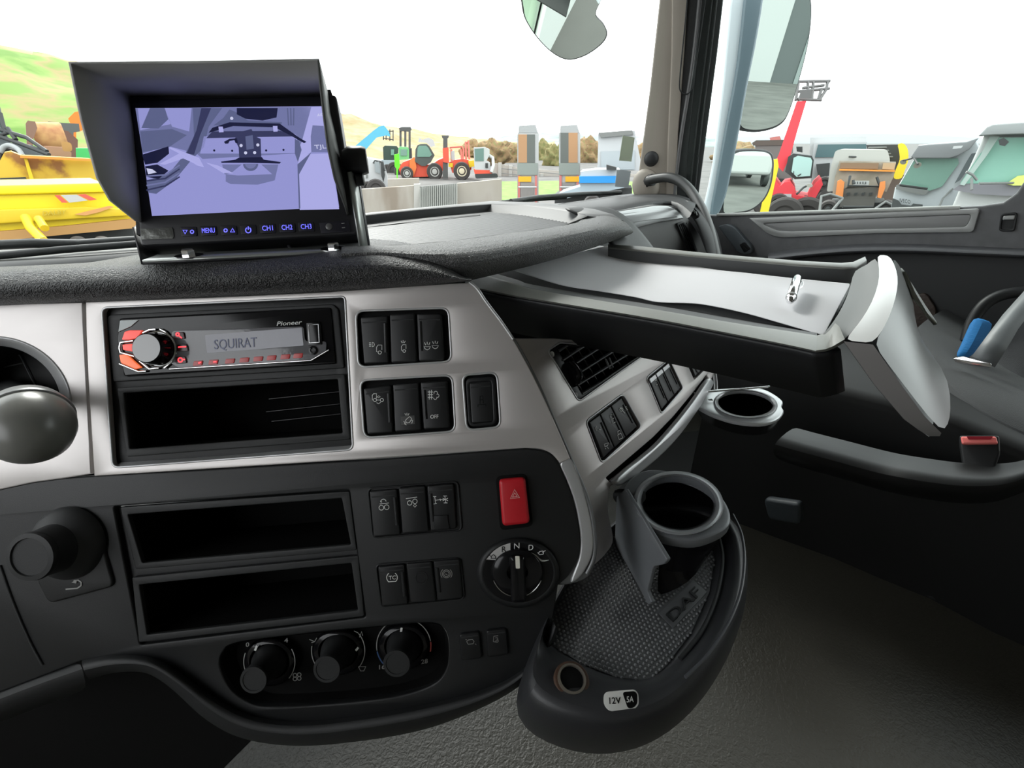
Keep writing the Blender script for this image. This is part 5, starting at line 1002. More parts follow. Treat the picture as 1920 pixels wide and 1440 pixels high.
prof('cab_glass', [(723, 280), (730, 280), (730, 291), (723, 292)], 45.045, .05, m_teal, t); prof('cab_glass', [(733, 280), (739, 280), (739, 291), (733, 291)], 45.045, .05, m_teal, t)
wheel(740, 320, 14, 44.550, m_dark, t); wheel(727, 322, 12, 44.550, m_dark, t)
t = thing('tractor', 'light green tractor cab just left of the red telehandler', 'tractor', Z(756, 334, G0))
prof('cab', [(747, 278), (750, 275), (765, 276), (767, 280), (767, 300), (748, 300)], 42.265, 1.5, m_green, t)
prof('cab_glass', [(751, 280), (763, 280), (763, 292), (751, 292)], 42.212, .05, m_teal, t); prof('bonnet', [(748, 300), (772, 298), (775, 325), (750, 328)], 42.265, 1.2, cW('pale_bonnet', (.72, .68, .40)), t)
wheel(752, 322, 12, 41.944, m_dark, t)
tag(prof('warning_panel', [(739, 290), (748, 288), (750, 312), (746, 319), (745.5, gy(35.5)), (744, gy(35.5)), (743, 316), (740, 312)], 35.5, .2, m_lime), 'bright lime green panel standing at the red telehandler bonnet', 'panel')
t = thing('forklift', 'tall grey forklift mast standing behind the green tractor', 'forklift', Z(760, 334, G0))
prof('mast_head', [(748, 240), (753, 238), (770, 238), (772, 243), (768, 247), (749, 246)], 54.600, .4, cW('mast_grey', (.13, .13, .125)), t)
for x in (751, 760, 768): prof('mast_rail', [(x - 2, 245), (x + 2, 245), (x + 2, 280), (x - 2, 280)], 54.600, .2, cW('mast_grey', (.13, .13, .125)), t)
prof('chassis', [(748, 278), (772, 278), (774, 325), (748, 325)], 54.600, 1.5, m_dark, t); wheel(764, 322, 10, 53.300, m_dark, t)
t = thing('telehandler', 'red telehandler with dark glazed cab and white hubs on the far yard', 'telehandler', Z(792, 336, G0))
prof('body', [(748, 318), (749, 312), (756, 304), (770, 299), (776, 296), (786, 302), (796, 311), (812, 308), (822, 300), (832, 296), (838, 300), (838, 316), (826, 322), (812, 331), (772, 332), (752, 330)], 38, 2, m_red, t)
prof('cab', [(778, 303), (779, 280), (783, 272), (789, 270), (800, 270), (805, 274), (815, 291), (808, 304), (798, 311), (790, 311)], 37.8, 1.5, cW('cab_frame_dark', (.12, .14, .13)), t)
prof('cab_glass', [(782, 294), (783, 277), (786, 273), (799, 273), (803, 277), (810, 290), (806, 294)], 37.75, .06, m_teal, t)
prof('engine_cover', [(768, 300), (777, 294), (781, 314), (776, 330), (768, 328)], 37.7, .1, cW('machine_orange_red', (.92, .22, .05)), t)
wheel(763, 325, 11, 37.5, m_hub, t); wheel(815, 322, 14, 37.3, m_hub, t)
prof('rear_white', [(803, 258), (812, 262), (816, 273), (808, 276), (800, 268), (784, 266), (786, 258), (792, 262)], 44, 2, m_white, None); o = bpy.data.objects['rear_white']; o.name = 'white_van'; tag(o, 'white angular vehicle roof showing above the red telehandler cab', 'vehicle')
t = thing('forklift', 'red rough terrain forklift with dark mast and pale hub', 'forklift', Z(860, 336, G0))
prof('mast', [(828, 254), (842, 254), (841, 258), (839, 260), (840, 335), (830, 335), (831, 260), (829, 258)], 36.5, .4, cW('mast_grey', (.13, .13, .125)), t)
prof('mast_cover', [(830, 278), (841, 276), (842, 306), (831, 304)], 36.4, .1, m_red, t)
for L in ([(843, 277), (866, 275), (869, 280), (868, 300)], [(846, 280), (847, 305)], [(864, 280), (866, 300)], [(873, 266), (874, 298)], [(878, 264), (880, 298)], [(873, 268), (879, 266)]): wires('guard_bar', [[tuple(K(*q, 36.5)) for q in L]], .07, cW('guard_red', (.70, .16, .12)), t, res=1)
prof('body', [(842, 304), (852, 300), (868, 298), (878, 300), (884, 306), (884, 318), (872, 326), (848, 324)], 36.8, 1.8, m_red, t); prof('seat_box', [(846, 284), (852, 282), (853, 300), (846, 302)], 36.8, .5, m_white, t)
prof('side_panel', [(841, 306), (849, 306), (849, 314), (841, 313)], 36.6, .1, m_yel, t); prof('rear_weight', [(878, 302), (890, 300), (890, 312), (880, 314)], 36.6, 1, m_yel, t)
wheel(866, 321, 15, 36.2, cW('hub_cream', (.80, .72, .52)), t)
t = thing('mini_excavator', 'white and red mini excavator on tracks at the right end of the row', 'excavator', Z(905, 335, G0))
prof('cab_frame', [(888, 277), (909, 276), (918, 280), (918, 290), (911, 304), (889, 304)], 34.780, 1.4, m_white, t); prof('cab_glass', [(890, 279), (907, 278), (907, 302), (891, 302)], 34.733, .06, m_gl, t)
prof('body', [(889, 303), (912, 302), (919, 306), (920, 319), (890, 318)], 34.780, 1.5, m_white, t); prof('vent', [(910, 306), (915, 306), (915, 315), (910, 315)], 34.686, .05, m_dark, t)
prof('undercarriage', [(888, 317), (922, 318), (923, 326), (890, 326)], 34.780, 1.5, m_red, t); prof('track', rr([(890, 326), (932, 325), (934, 333), (892, 335)], 3), 34.780, .4, m_dark, t)
wires('arm', [[tuple(K(*q, 34.592)) for q in ((914, 290), (924, 296), (925, 310), (921, 323))]], .12, m_white, t)
t = thing('truck', 'white truck cab beside the monitor clamp knob', 'truck', Z(700, 362, G0))
prof('cab', [(640, 302), (668, 299), (690, 296), (714, 301), (720, 306), (727, 330), (728, 352), (650, 358)], 24, 2.2, m_white, t, bev=.05); prof('side_window', [(702, 304), (711, 303), (714, 326), (704, 322)], 23.95, .04, cW('window_grey', (.45, .50, .52)), t)
prof('pillar_gap', [(714, 303), (718, 304), (722, 328), (719, 342), (715, 330)], 23.95, .04, m_dark, t); prof('lamp', [(686, 327), (690, 327), (690, 334), (686, 334)], 23.95, .04, m_grey, t)
wires('mirror_arm', [[tuple(K(*q, 23.9)) for q in ((700, 306), (703, 301), (708, 302), (718, 304), (722, 320))]], .04, m_dark, t)
wheel(690, 352, 10, 23.8, m_dark, t); chassis(t, 650, 727, 350, 24, .48, 2)

# --- upright ramps
def ramp(x, flip, lab):
    t = thing('loading_ramp', lab, 'ramp', Z(x + 18, 366, G0)); D = 17.5; P = lambda a, b, c_, d_: [(x + a, b), (x + c_, b), (x + c_, d_), (x + a, d_)]
    c0 = (x + 18, 320)
    prof('frame', P(0, 249, 40, 420), D, .25, cW('ramp_white', (.74, .75, .74)), t, c=c0); prof('frame_head', [(x + 3, 236), (x + 34, 234), (x + 39, 250), (x + 2, 250)], D, .22, cW('ramp_pale', (.60, .62, .62)), t, c=c0)
    w, g_ = (P(2, 252, 18, 305), P(18, 252, 33, 305)); w, g_ = (P(18, 249, 35, 305), P(3, 249, 18, 305)) if flip else (w, g_)
    prof('timber', w, D - .03, .06, m_wood, t, c=c0); gg = prof('grating', g_, D - .03, .06, cW('grating', (.20, .22, .20)), t, c=c0)
    x0 = g_[0][0]; wires('rungs', [[tuple(K(x0 + 1, y, D - .08)), tuple(K(x0 + 14, y, D - .08))] for y in range(256, 304, 5)], .014, m_grey, t, res=1)
    prof('plate', P(0, 306, 38, 328), D - .06, .05, cW('plate_sage', (.42, .47, .43)), t, c=c0); prof('reflector', P(2 + 10 * flip, 331, 26 + 12 * flip, 341), D - .06, .06, m_org if 0 else cW('amber', (.95, .50, .02)), t, c=c0)
    for a in (1, 33): prof('post', P(a, 329, a + 4, 420), D - .05, .1, cW('post_red', (.70, .22, .20)), t, c=c0)
    prof('grille', P(6, 342, 30, 420), D - .04, .06, cW('grille_grey', (.45, .42, .40)), t, c=c0); wires('bar', [[tuple(K(x + 2, 351, D - .1)), tuple(K(x + 36, 351, D - .1))]], .03, cW('bar_white', (.8, .8, .8)), t)
ramp(970, 0, 'upright loading ramp with timber strip on its left half'); ramp(1048, 1, 'upright loading ramp with timber strip on its right half')
t = thing('crane_truck', 'white vehicle with broad blue side band parked behind the windscreen notices', 'truck', Z(1140, 366, G0))
prof('boom_cover', [(1088, 322), (1118, 318), (1162, 318), (1162, 332), (1090, 333)], 13.5, 1.2, cW('cover_white', (.76, .80, .82)), t, c=(1140, 330)); prof('blue_band', [(1086, 331), (1156, 330), (1156, 343), (1086, 343)], 13.4, 1.2, cW('band_blue', (.02, .30, .75)), t, c=(1140, 330))
prof('lower_body', [(1086, 343), (1180, 342), (1170, 352), (1120, 362), (1060, 372), (1040, 370), (1050, 362), (1088, 350)], 13.5, 1.2, cW('body_pale', (.62, .74, .82)), t, c=(1140, 330)); prof('chassis', [(1040, 364), (1185, 352), (1185, 440), (1040, 440)], 13.9, 1, m_dark, t, c=(1140, 330))
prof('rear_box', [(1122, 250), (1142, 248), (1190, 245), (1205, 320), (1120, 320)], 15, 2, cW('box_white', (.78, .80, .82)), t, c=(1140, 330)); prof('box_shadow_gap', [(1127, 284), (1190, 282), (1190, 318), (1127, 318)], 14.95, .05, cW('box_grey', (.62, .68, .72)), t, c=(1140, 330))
prof('top_rail', [(1122, 249), (1185, 244), (1188, 252), (1126, 258)], 14.9, .1, m_grey, t, c=(1140, 330)); prof('motor', [(1137, 309), (1156, 314), (1156, 319), (1137, 318)], 13.3, .3, m_dark, t, c=(1140, 330))
wheel(1110, 385, 16, 13.4, m_grey, t); chassis(t, 1060, 1180, 425, 13.6, .48, 2, (1140, 330), .8)
# notices stuck on the windscreen
s = plate('parking_disc', WS.off(-.002), [(1168, 254), (1190, 258), (1184, 303), (1161, 301)], 0, .001, cW('notice_cream', (.62, .64, .48)), None); tag(s, 'sage green card with a dark A mark stuck on the windscreen', 'sticker')
s2 = plate('card_field', WS.off(-.002), [(1168, 260), (1188, 262), (1184, 290), (1163, 288)], .0, -.001, cW('notice_green', (.17, .27, .22)), s)
strokes('mark', WS.off(-.0032), [[(1173, 275), (1177, 266), (1181, 275)], [(1168, 279), (1182, 281)]], 2.4, cW('notice_ink', (.02, .09, .10)), s, -.0005, 1.1)
strokes('small_print', WS.off(-.0032), [[(1165, 296), (1181, 298)], [(1168, 293), (1180, 294)]], 1.5, cW('notice_ink', (.02, .09, .10)), s, -.0005, 1.1)
s = plate('notice', WS.off(-.002), [(1157, 318), (1183, 321), (1178, 352), (1153, 350)], 0, .001, cW('notice_pale', (.62, .62, .68)), None); tag(s, 'pale grey printed notice stuck on the lower windscreen corner', 'sticker')
plate('print_area', WS.off(-.002), [(1161, 321), (1179, 323), (1175, 347), (1157, 346)], 0, -.001, cW('notice_grey', (.40, .39, .45)), s)
strokes('small_print', WS.off(-.0032), [[(1164, 326), (1174, 327)], [(1163, 332), (1172, 333)], [(1162, 338), (1173, 339)]], 1.1, cW('notice_ink', (.02, .09, .10)), s, -.0005, 1.1)
# wipers
wp = thing('windscreen_wiper', 'black windscreen wiper lying along the glass foot ahead of the tray', 'wiper', K(1060, 372, 1.4100))
wires('blade', [[tuple(K(958, 378, 1.4382)), tuple(K(1010, 370, 1.5510)), tuple(K(1090, 364, 1.6920)), tuple(K(1164, 361, 1.8048))]], .008, rubber, wp); wires('arm', [[tuple(K(900, 388, 1.3818)), tuple(K(985, 374, 1.5087)), tuple(K(1060, 369, 1.6920))]], .008, blk2, wp)
wp = thing('windscreen_wiper', 'black windscreen wiper at the left edge under the yellow tipper', 'wiper', K(100, 470, 1.0575))
wires('blade', [[tuple(K(-80, 487, 1.0152)), tuple(K(120, 468, 1.0716)), tuple(K(290, 455, 1.1562))]], .008, blk2, wp); wires('arm', [[tuple(K(-80, 462, 1.0434)), tuple(K(60, 456, 1.0716)), tuple(K(150, 457, 1.1280)), tuple(K(300, 447, 1.1985))]], .010, rubber, wp)
cowl = loft('cowl', [[K(-200, 520, 0.8742), K(100, 500, 0.9588), K(300, 480, 1.0716), K(700, 440, 1.3395), K(1000, 400, 1.6215), K(1250, 385, 2.1150)], [K(-200, 478, 1.1280), K(100, 464, 1.2126), K(300, 450, 1.3395), K(700, 415, 1.6215), K(1000, 384, 1.9035), K(1200, 372, 2.2560)]], mat('cowl_black', (.03, .03, .03), .5), thick=.01)
cowl['kind'] = 'structure'; cowl.name = 'trim_4'

# --- yellow bodies at the left
yr = vary(mat('rusty_yellow', (.75, .48, .06), .7), [(.25, .11, .03), (.52, .32, .03), (.60, .40, .04)], 1.6, 8, None, .35, .5)
t = thing('skip_container', 'weathered yellow skip body with rust patches behind the bright tipper', 'tipper', Z(80, 400, G0))
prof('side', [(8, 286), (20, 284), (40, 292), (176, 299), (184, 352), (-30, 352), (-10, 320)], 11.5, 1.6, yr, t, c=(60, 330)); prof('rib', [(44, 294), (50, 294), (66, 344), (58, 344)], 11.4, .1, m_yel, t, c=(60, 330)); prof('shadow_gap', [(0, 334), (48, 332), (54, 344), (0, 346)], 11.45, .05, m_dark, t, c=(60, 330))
prof('rim', [(38, 291), (178, 298), (178, 302), (38, 296)], 11.3, .2, m_org, t, c=(60, 330))
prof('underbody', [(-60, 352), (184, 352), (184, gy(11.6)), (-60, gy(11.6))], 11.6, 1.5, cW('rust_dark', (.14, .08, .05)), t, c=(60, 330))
t = thing('tipper_truck', 'bright yellow tipper body with red and white stripes at the left', 'tipper', Z(100, 470, G0))
my2 = mat('bright_yellow', (.75, .60, .01), .45)
prof('top_rail', [(-160, 352), (0, 348), (192, 343), (198, 361), (0, 366), (-160, 370)], 8.2, 1.9, my2, t, c=(60, 400), bev=.03)
prof('side', [(-160, 368), (0, 366), (198, 361), (246, 398), (252, 418), (130, 428), (0, 440), (-160, 452)], 8.25, 1.9, my2, t, c=(60, 400))
prof('ledge', [(-160, 400), (0, 393), (160, 388), (236, 392), (250, 404), (90, 414), (0, 420), (-160, 428)], 8.15, .1, mat('yellow_deep', (.62, .43, .01), .5), t, c=(60, 400), bev=.02)
prof('sill', [(-160, 440), (0, 434), (120, 424), (252, 410), (256, 420), (250, 428), (100, 442), (0, 452), (-160, 462)], 8.18, 1.8, cW('sill_orange', (.55, .30, .10)), t, c=(60, 400))
for i, q in enumerate(([(102, 366), (112, 366), (128, 380), (116, 380)], [(145, 365), (160, 364), (182, 374), (168, 376)])): prof('stripe', q, 8.12, .02, cW('stripe_red', (.80, .12, .08)), t, c=(60, 400))
prof('stripe', [(114, 366), (144, 365), (165, 376), (130, 380)], 8.12, .02, cW('stripe_white', (.82, .80, .76)), t, c=(60, 400))
prof('stripe', [(140, 402), (205, 386), (214, 388), (186, 398), (160, 404)], 8.12, .02, cW('stripe_rose', (.72, .35, .12)), t, c=(60, 400))
text('lettering', 'DALBY', VPl(60, 400, 8.12), (80, 404), (124, 401), (0, -8), cW('letter_ochre', (.60, .46, .05)), t, n=0, th=.01)
wires('hydraulic_ram', [[tuple(K(48, 408, 8.0)), tuple(K(58, 428, 7.9)), tuple(K(82, 452, 7.8))]], .07, m_yel, t); wires('hydraulic_ram', [[tuple(K(72, 410, 8.0)), tuple(K(84, 428, 7.9))]], .06, m_yel, t)
prof('chassis', [(-160, 452), (100, 442), (252, 424), (280, 520), (-160, 560)], 8.6, 1.2, m_dark, t, c=(60, 400))
for x in (150, 195): wheel(x, 462, 14, 8.3, m_yel, t)
chassis(t, -100, 250, 500, 8.6, .5, 3, (60, 400))
# --- scrap heap and dark loader
def scrap(name, pts, D, dep, m, lab, cat='scrap part'): return tag(prof(name, pts, D, dep, m), lab, cat)
pt = K(80, 250, 22)
rl_ = lathe('rusty_drum', K(62, 255, 19.3), VPl(80, 250, 20).u, [(.45, 0), (.5, .05), (.5, .95), (.45, 1.0), (.001, 1.0)], vary(mat('rust_tan', (.5, .28, .12), .9), [(.35, .16, .08), (.62, .38, .16)], 2), None, 28); tag(rl_, 'rusty tan drum lying on the scrap heap by the hood edge', 'drum')
rl_.name = 'rusty_drum'
scrap('steel_bucket', [(48, 232), (52, 226), (66, 228), (70, 240), (62, 262), (60, gy(19)), (52, gy(19)), (50, 262)], 19, .3, cW('bucket_rust', (.38, .22, .15)), 'brown rusty bucket plate at the left of the tan drum', 'bucket')
scrap('steel_crate', [(90, 228), (112, 230), (148, 232), (150, 246), (138, 248), (136, gy(25.5)), (108, gy(25.5)), (104, 246), (96, 240)], 25.5, 1.2, cW('crate_grey', (.16, .17, .16)), 'dark grey steel crate on top of the scrap heap', 'crate')
scrap('scrap_frame', [(100, 240), (128, 246), (146, 262), (144, gy(23.5)), (100, gy(23.5))], 23.5, 1.2, cW('rust_brown', (.25, .12, .08)), 'dark brown rusty frame in the middle of the scrap heap', 'scrap frame')
scrap('excavator_bucket', rr([(114, 264), (134, 268), (136, 284), (118, 284)], 6), 18.2, .3, cW('bucket_orange', (.62, .30, .10)), 'orange rusty digger bucket low on the scrap heap', 'bucket')
scrap('rusty_box', [(82, 274), (118, 276), (134, 286), (134, gy(18.5)), (84, gy(18.8))], 18.8, 1, cW('rust_pink', (.50, .26, .16)), 'pinkish rusty box just above the yellow skip body', 'box')
scrap('orange_machine', [(128, 222), (140, 210), (154, 208), (170, 236), (150, 246), (143, 246), (143, gy(28)), (138, gy(28)), (136, 240)], 28, 1.5, cW('vivid_orange', (.95, .25, .03)), 'vivid orange machine part touching the monitor hood edge', 'machine')
scrap('green_container', [(142, 278), (190, 278), (190, gy(17.5)), (146, gy(17.5))], 17.5, 1.5, cW('vivid_green', (.08, .60, .15)), 'small bright green container beside the monitor hood', 'container')
t = thing('wheel_loader', 'dark grey loader with thin booms at the far left above the yellow skip', 'loader', Z(20, 330, G0))
prof('cab', [(-80, 190), (0, 200), (6, 240), (20, 268), (60, 272), (84, 282), (84, 330), (-80, 340)], 15, 2, cW('loader_grey', (.20, .23, .24)), t, c=(20, 260)); prof('cab_glass', [(-60, 205), (-4, 212), (4, 255), (-60, 262)], 14.95, .05, m_gl, t, c=(20, 260))
for L in ([(0, 212), (6, 236), (12, 250), (-10, 256)], [(0, 243), (50, 258), (88, 284)], [(0, 256), (40, 270), (92, 290)], [(14, 240), (30, 262)]): wires('boom_bar', [[tuple(K(*q, 14.6)) for q in L]], .06, m_dark, t)
wires('mudguard', [sm([tuple(K(*q, 14.5)) for q in ((0, 285), (8, 275), (20, 273), (34, 280), (42, 292))])], .07, cW('guard_pale', (.55, .58, .58)), t)
wheel(20, 300, 20, 14.7, m_dark, t); chassis(t, -70, 70, 325, 15, .6, 2, (20, 260))

# --- right side window: machines and trucks
t = thing('telehandler', 'red telehandler with raised boom and empty fork carriage', 'telehandler', Z(1490, 392, G0))
prof('boom', [(1494, 190), (1512, 189), (1490, 262), (1482, 292), (1468, 322), (1452, 306), (1460, 290)], 15, .45, cW('boom_red', (.90, .06, .08)), t, c=(1480, 320))
cg = cW('carriage_grey', (.22, .21, .21))
for L in ([(1494, 157), (1497, 153), (1556, 152)], [(1492, 172), (1555, 166)], [(1495, 186), (1540, 188)], [(1497, 153), (1492, 188)], [(1515, 153), (1514, 187)], [(1525, 153), (1522, 188)], [(1552, 152), (1549, 168), (1536, 188)], [(1540, 168), (1534, 186)], [(1505, 165), (1545, 160)], [(1503, 176), (1497, 188)]): wires('carriage_bar', [[tuple(K(*q, 14.9)) for q in L]], .045, cg, t, res=1)
prof('carriage_plate', [(1500, 170), (1522, 168), (1522, 184), (1500, 185)], 14.95, .06, cg, t, c=(1480, 320))
prof('body', [(1440, 340), (1452, 336), (1462, 350), (1470, 342), (1482, 340), (1490, 352), (1492, 366), (1516, 370), (1528, 345), (1540, 334), (1543, 346), (1520, 388), (1506, 390), (1498, 382), (1436, 384), (1436, 350)], 14.6, 1.8, cW('boom_red', (.90, .06, .08)), t, c=(1480, 320))
prof('cab', [(1472, 322), (1478, 294), (1488, 288), (1522, 292), (1526, 300), (1522, 334), (1490, 336)], 14.8, 1.5, m_dark, t, c=(1480, 320)); prof('cab_glass', [(1484, 322), (1488, 296), (1496, 292), (1520, 296), (1523, 302), (1519, 330), (1494, 332)], 14.74, .05, mat('pale_glass', (.38, .55, .52), .15), t, c=(1480, 320))
for i in range(6): wires('guard_bar', [[tuple(K(1490 + i * 6, 295, 14.7)), tuple(K(1488 + i * 6, 328, 14.7))]], .012, m_dark, t, res=1)
wires('wiper', [[tuple(K(1496, 330, 14.65)), tuple(K(1514, 318, 14.65))]], .02, m_dark, t, res=1); prof('bumper_plate', [(1458, 364), (1484, 364), (1484, 370), (1458, 370)], 14.55, .05, m_white, t, c=(1480, 320))
wires('mirror_arm', [[tuple(K(*q, 14.5)) for q in ((1494, 364), (1506, 352), (1514, 348), (1520, 350))]], .03, m_dark, t); prof('mirror', ell(1518, 348, 6, 3.5, n=12), 14.45, .06, cW('mirror_pale', (.7, .68, .6)), t, c=(1480, 320))
wheel(1458, 384, 18, 14.9, m_dark, t); wheel(1505, 386, 16, 14.9, m_dark, t); chassis(t, 1440, 1520, 375, 14.9, .55, 2, (1480, 320))
t = thing('telehandler', 'brown roofed machine cab partly behind the red boom', 'telehandler', Z(1440, 345, G0))
prof('roof', [(1410, 268), (1418, 263), (1470, 262), (1488, 266), (1488, 272), (1412, 273)], 19, 1.6, cW('roof_brown', (.16, .12, .10)), t); prof('cab', [(1416, 273), (1487, 272), (1487, 340), (1416, 345)], 19, 1.6, cW('cab_brown', (.26, .23, .22)), t)
prof('beacon', [(1443, 258), (1462, 255), (1465, 262), (1444, 263)], 19, .3, cW('beacon_red', (.60, .20, .18)), t); wheel(1440, 340, 16, 18.8, m_dark, t); chassis(t, 1418, 1470, 335, 18.9, .5, 2)
t = thing('box_truck', 'white box truck with teal windscreen behind the tan tilted body', 'truck', Z(1570, 350, G0))
prof('box', [(1519, 258), (1624, 256), (1626, 300), (1518, 300)], 20, 3, m_white, t, c=(1575, 300)); prof('cab', [(1526, 268), (1626, 266), (1630, 345), (1520, 345)], 19.5, 2, m_white, t, c=(1575, 300)); prof('windscreen', [(1534, 271), (1624, 270), (1625, 294), (1528, 295)], 19.45, .05, mat('dark_teal', (.07, .13, .14), .2), t, c=(1575, 300))
for q in ([(1530, 308), (1556, 306), (1554, 330), (1534, 332)], [(1493, 275), (1504, 275), (1504, 286), (1494, 284)]): prof('mirror', q, 19.2, .3, m_dark, t, c=(1575, 300))
wheel(1545, 345, 12, 19.3, m_dark, t); chassis(t, 1524, 1620, 335, 19.6, .48, 2, (1575, 300))
t = thing('tipper_truck', 'dirty white truck with raised tan tail plate and orange lamps', 'truck', Z(1610, 395, G0))
prof('white_back', rr([(1566, 283), (1576, 280), (1664, 281), (1669, 300), (1660, 345), (1550, 360), (1556, 320)], 5), 12.2, 1.4, cW('back_cream', (.74, .73, .68)), t, c=(1610, 330)); wires('slot', [[tuple(K(1592, 294, 12.1)), tuple(K(1632, 295, 12.1))]], .02, m_dark, t)
prof('tail_plate', [(1574, 302), (1680, 304), (1676, 330), (1662, 360), (1640, 352), (1590, 350), (1560, 368), (1566, 330)], 12, .2, vary(cW('plate_tan', (.52, .46, .38)), [(.24, .21, .16), (.34, .30, .25)], 3), t, c=(1610, 330))
prof('window_strip', [(1576, 305), (1648, 306), (1646, 317), (1574, 316)], 11.95, .05, cW('strip_brown', (.38, .24, .14)), t, c=(1610, 330)); prof('window_strip', [(1656, 306), (1680, 306), (1676, 318), (1654, 317)], 11.95, .05, cW('strip_tan', (.55, .38, .22)), t, c=(1610, 330))
prof('orange_rail', [(1574, 317), (1678, 319), (1678, 322), (1573, 320)], 11.9, .08, m_org, t, c=(1610, 330))
prof('lamp', [(1570, 340), (1576, 337), (1583, 342), (1580, 370), (1566, 368)], 11.8, .2, cW('lamp_orange', (.90, .30, .08)), t, c=(1610, 330)); prof('lamp', [(1650, 342), (1660, 340), (1660, 352), (1652, 372), (1645, 370)], 11.8, .2, cW('lamp_orange', (.90, .30, .08)), t, c=(1610, 330))
prof('grille', [(1582, 354), (1646, 352), (1638, 388), (1574, 388)], 11.9, .3, cW('grille_dark', (.20, .19, .17)), t, c=(1610, 330)); prof('number_plate', [(1600, 339), (1630, 339), (1629, 347), (1599, 347)], 11.75, .03, cW('plate_white', (.7, .7, .68)), t, c=(1610, 330))
for q in ([(1594, 330), (1590, 348), (1650, 350), (1644, 332)], [(1600, 338), (1600, 345)], [(1580, 388), (1636, 388)]): wires('frame_bar', [[tuple(K(*p, 11.7)) for p in q]], .03, m_dark, t)
for i in range(5): wires('plate_mark', [[tuple(K(1603 + i * 5, 341, 11.7)), tuple(K(1603 + i * 5, 345, 11.7))]], .012, m_dark, t, res=1)
for i in range(4): prof('grille_slot', [(1588 + i * 14, 362), (1594 + i * 14, 361), (1592 + i * 14, 366), (1587 + i * 14, 366)], 11.85, .05, m_dark, t, c=(1610, 330))
for q in ([(1536, 400), (1540, 368), (1556, 364), (1580, 372)], [(1560, 395), (1580, 372)], [(1640, 392), (1660, 378), (1672, 384)]): wires('step_bar', [[tuple(K(*p, 11.6)) for p in q]], .03, m_grey, t)
wheel(1660, 392, 14, 12, m_dark, t); wheel(1552, 392, 14, 12, m_dark, t); chassis(t, 1556, 1660, 380, 12, .48, 2, (1610, 330))
t = thing('skip_loader', 'black ribbed machine with a curved yellow arm behind the tan truck', 'machine', Z(1670, 350, G0))
prof('ribbed_side', [(1624, 272), (1686, 271), (1690, 330), (1640, 330)], 14, 1, m_dark, t, c=(1660, 300)); wires('ribs', [[tuple(K(1628, y, 13.9)), tuple(K(1684, y - 1, 13.9))] for y in (277, 283, 289, 295)], .025, m_grey, t, res=1)
prof('yellow_arm', sm([(1684, 271), (1694, 269), (1702, 280), (1703, 300), (1697, 318), (1690, 334), (1676, 334), (1680, 318), (1687, 300), (1686, 284)], True, 3), 13.5, .4, mat('arm_yellow', (.75, .55, .02), .4), t, c=(1660, 300)); prof('base', [(1640, 328), (1700, 328), (1705, gy(14)), (1650, gy(14))], 14, 1, cW('base_brown', (.22, .16, .13)), t, c=(1660, 300))
t = thing('truck', 'white lorry cab with grey sun visor and IVECO lettering', 'truck', Z(1750, 420, G0))
cc = (1750, 340)
prof('cab', [(1668, 400), (1678, 352), (1684, 348), (1716, 294), (1722, 272), (1830, 262), (1850, 300), (1800, 430), (1660, 440)], 9, 2, cW('cab_white', (.78, .83, .86)), t, c=cc, bev=.04)
prof('windscreen', [(1687, 346), (1714, 300), (1722, 296), (1796, 297), (1798, 306), (1766, 350), (1742, 358), (1720, 356)], 8.94, .05, m_teal, t, c=cc); prof('windscreen_base', [(1680, 348), (1687, 345), (1742, 357), (1736, 365), (1726, 365), (1680, 355)], 8.92, .05, m_grey, t, c=cc)
prof('sun_visor', [(1708, 294), (1722, 273), (1740, 271), (1812, 266), (1836, 258), (1818, 280), (1796, 292), (1780, 297), (1712, 297)], 8.8, .3, cW('visor_grey', (.30, .31, .32)), t, c=cc, bev=.02); prof('visor_label', [(1788, 274), (1806, 273), (1802, 278), (1786, 279)], 8.48, .02, m_white, t, c=cc)
prof('side_window', [(1790, 344), (1812, 304), (1822, 288), (1832, 286), (1828, 300), (1800, 338)], 8.9, .05, cW('window_dark', (.16, .19, .20)), t, c=cc); prof('grille', [(1670, 394), (1674, 372), (1684, 376), (1690, 384), (1708, 386), (1712, 382), (1730, 384), (1728, 410), (1668, 412)], 8.9, .06, cW('grille_black', (.09, .10, .10)), t, c=cc)
text('lettering', 'IVECO', VPl(1750, 340, 8.9), (1687, 379), (1707, 382), (0, -7), m_dark, t, n=0, th=.012)
wires('door_gap', [[tuple(K(*q, 8.88)) for q in ((1760, 390), (1768, 372), (1800, 340), (1822, 300))]], .015, m_grey, t); wires('wiper', [[tuple(K(1686, 347, 8.85)), tuple(K(1738, 354, 8.85))]], .02, m_dark, t)
for c_ in (ell(1720, 310, 8, 5, rot=-20, n=14), ell(1693, 304, 6, 4.5, n=14)): prof('mirror', c_, 8.5, .1, cW('mirror_grey', (.28, .27, .22)), t, c=cc)
wires('mirror_arm', [[tuple(K(1714, 297, 8.8)), tuple(K(1721, 308, 8.5))]], .015, m_dark, t); wires('mirror_arm', [[tuple(K(1710, 297, 8.8)), tuple(K(1694, 301, 8.5))]], .015, m_dark, t)
wheel(1725, 425, 18, 8.9, m_dark, t); chassis(t, 1680, 1800, 425, 9, .48, 2, (1750, 340))
t = thing('truck', 'large white lorry cab cropped by the right edge with pale green windscreen', 'truck', Z(1880, 430, G0))
cc = (1880, 330)
prof('cab', [(1780, 400), (1800, 352), (1842, 260), (1850, 245), (1960, 232), (2200, 232), (2200, 440), (1770, 440)], 6.8, 2.2, cW('cab_white2', (.82, .83, .82)), t, c=cc, bev=.04)
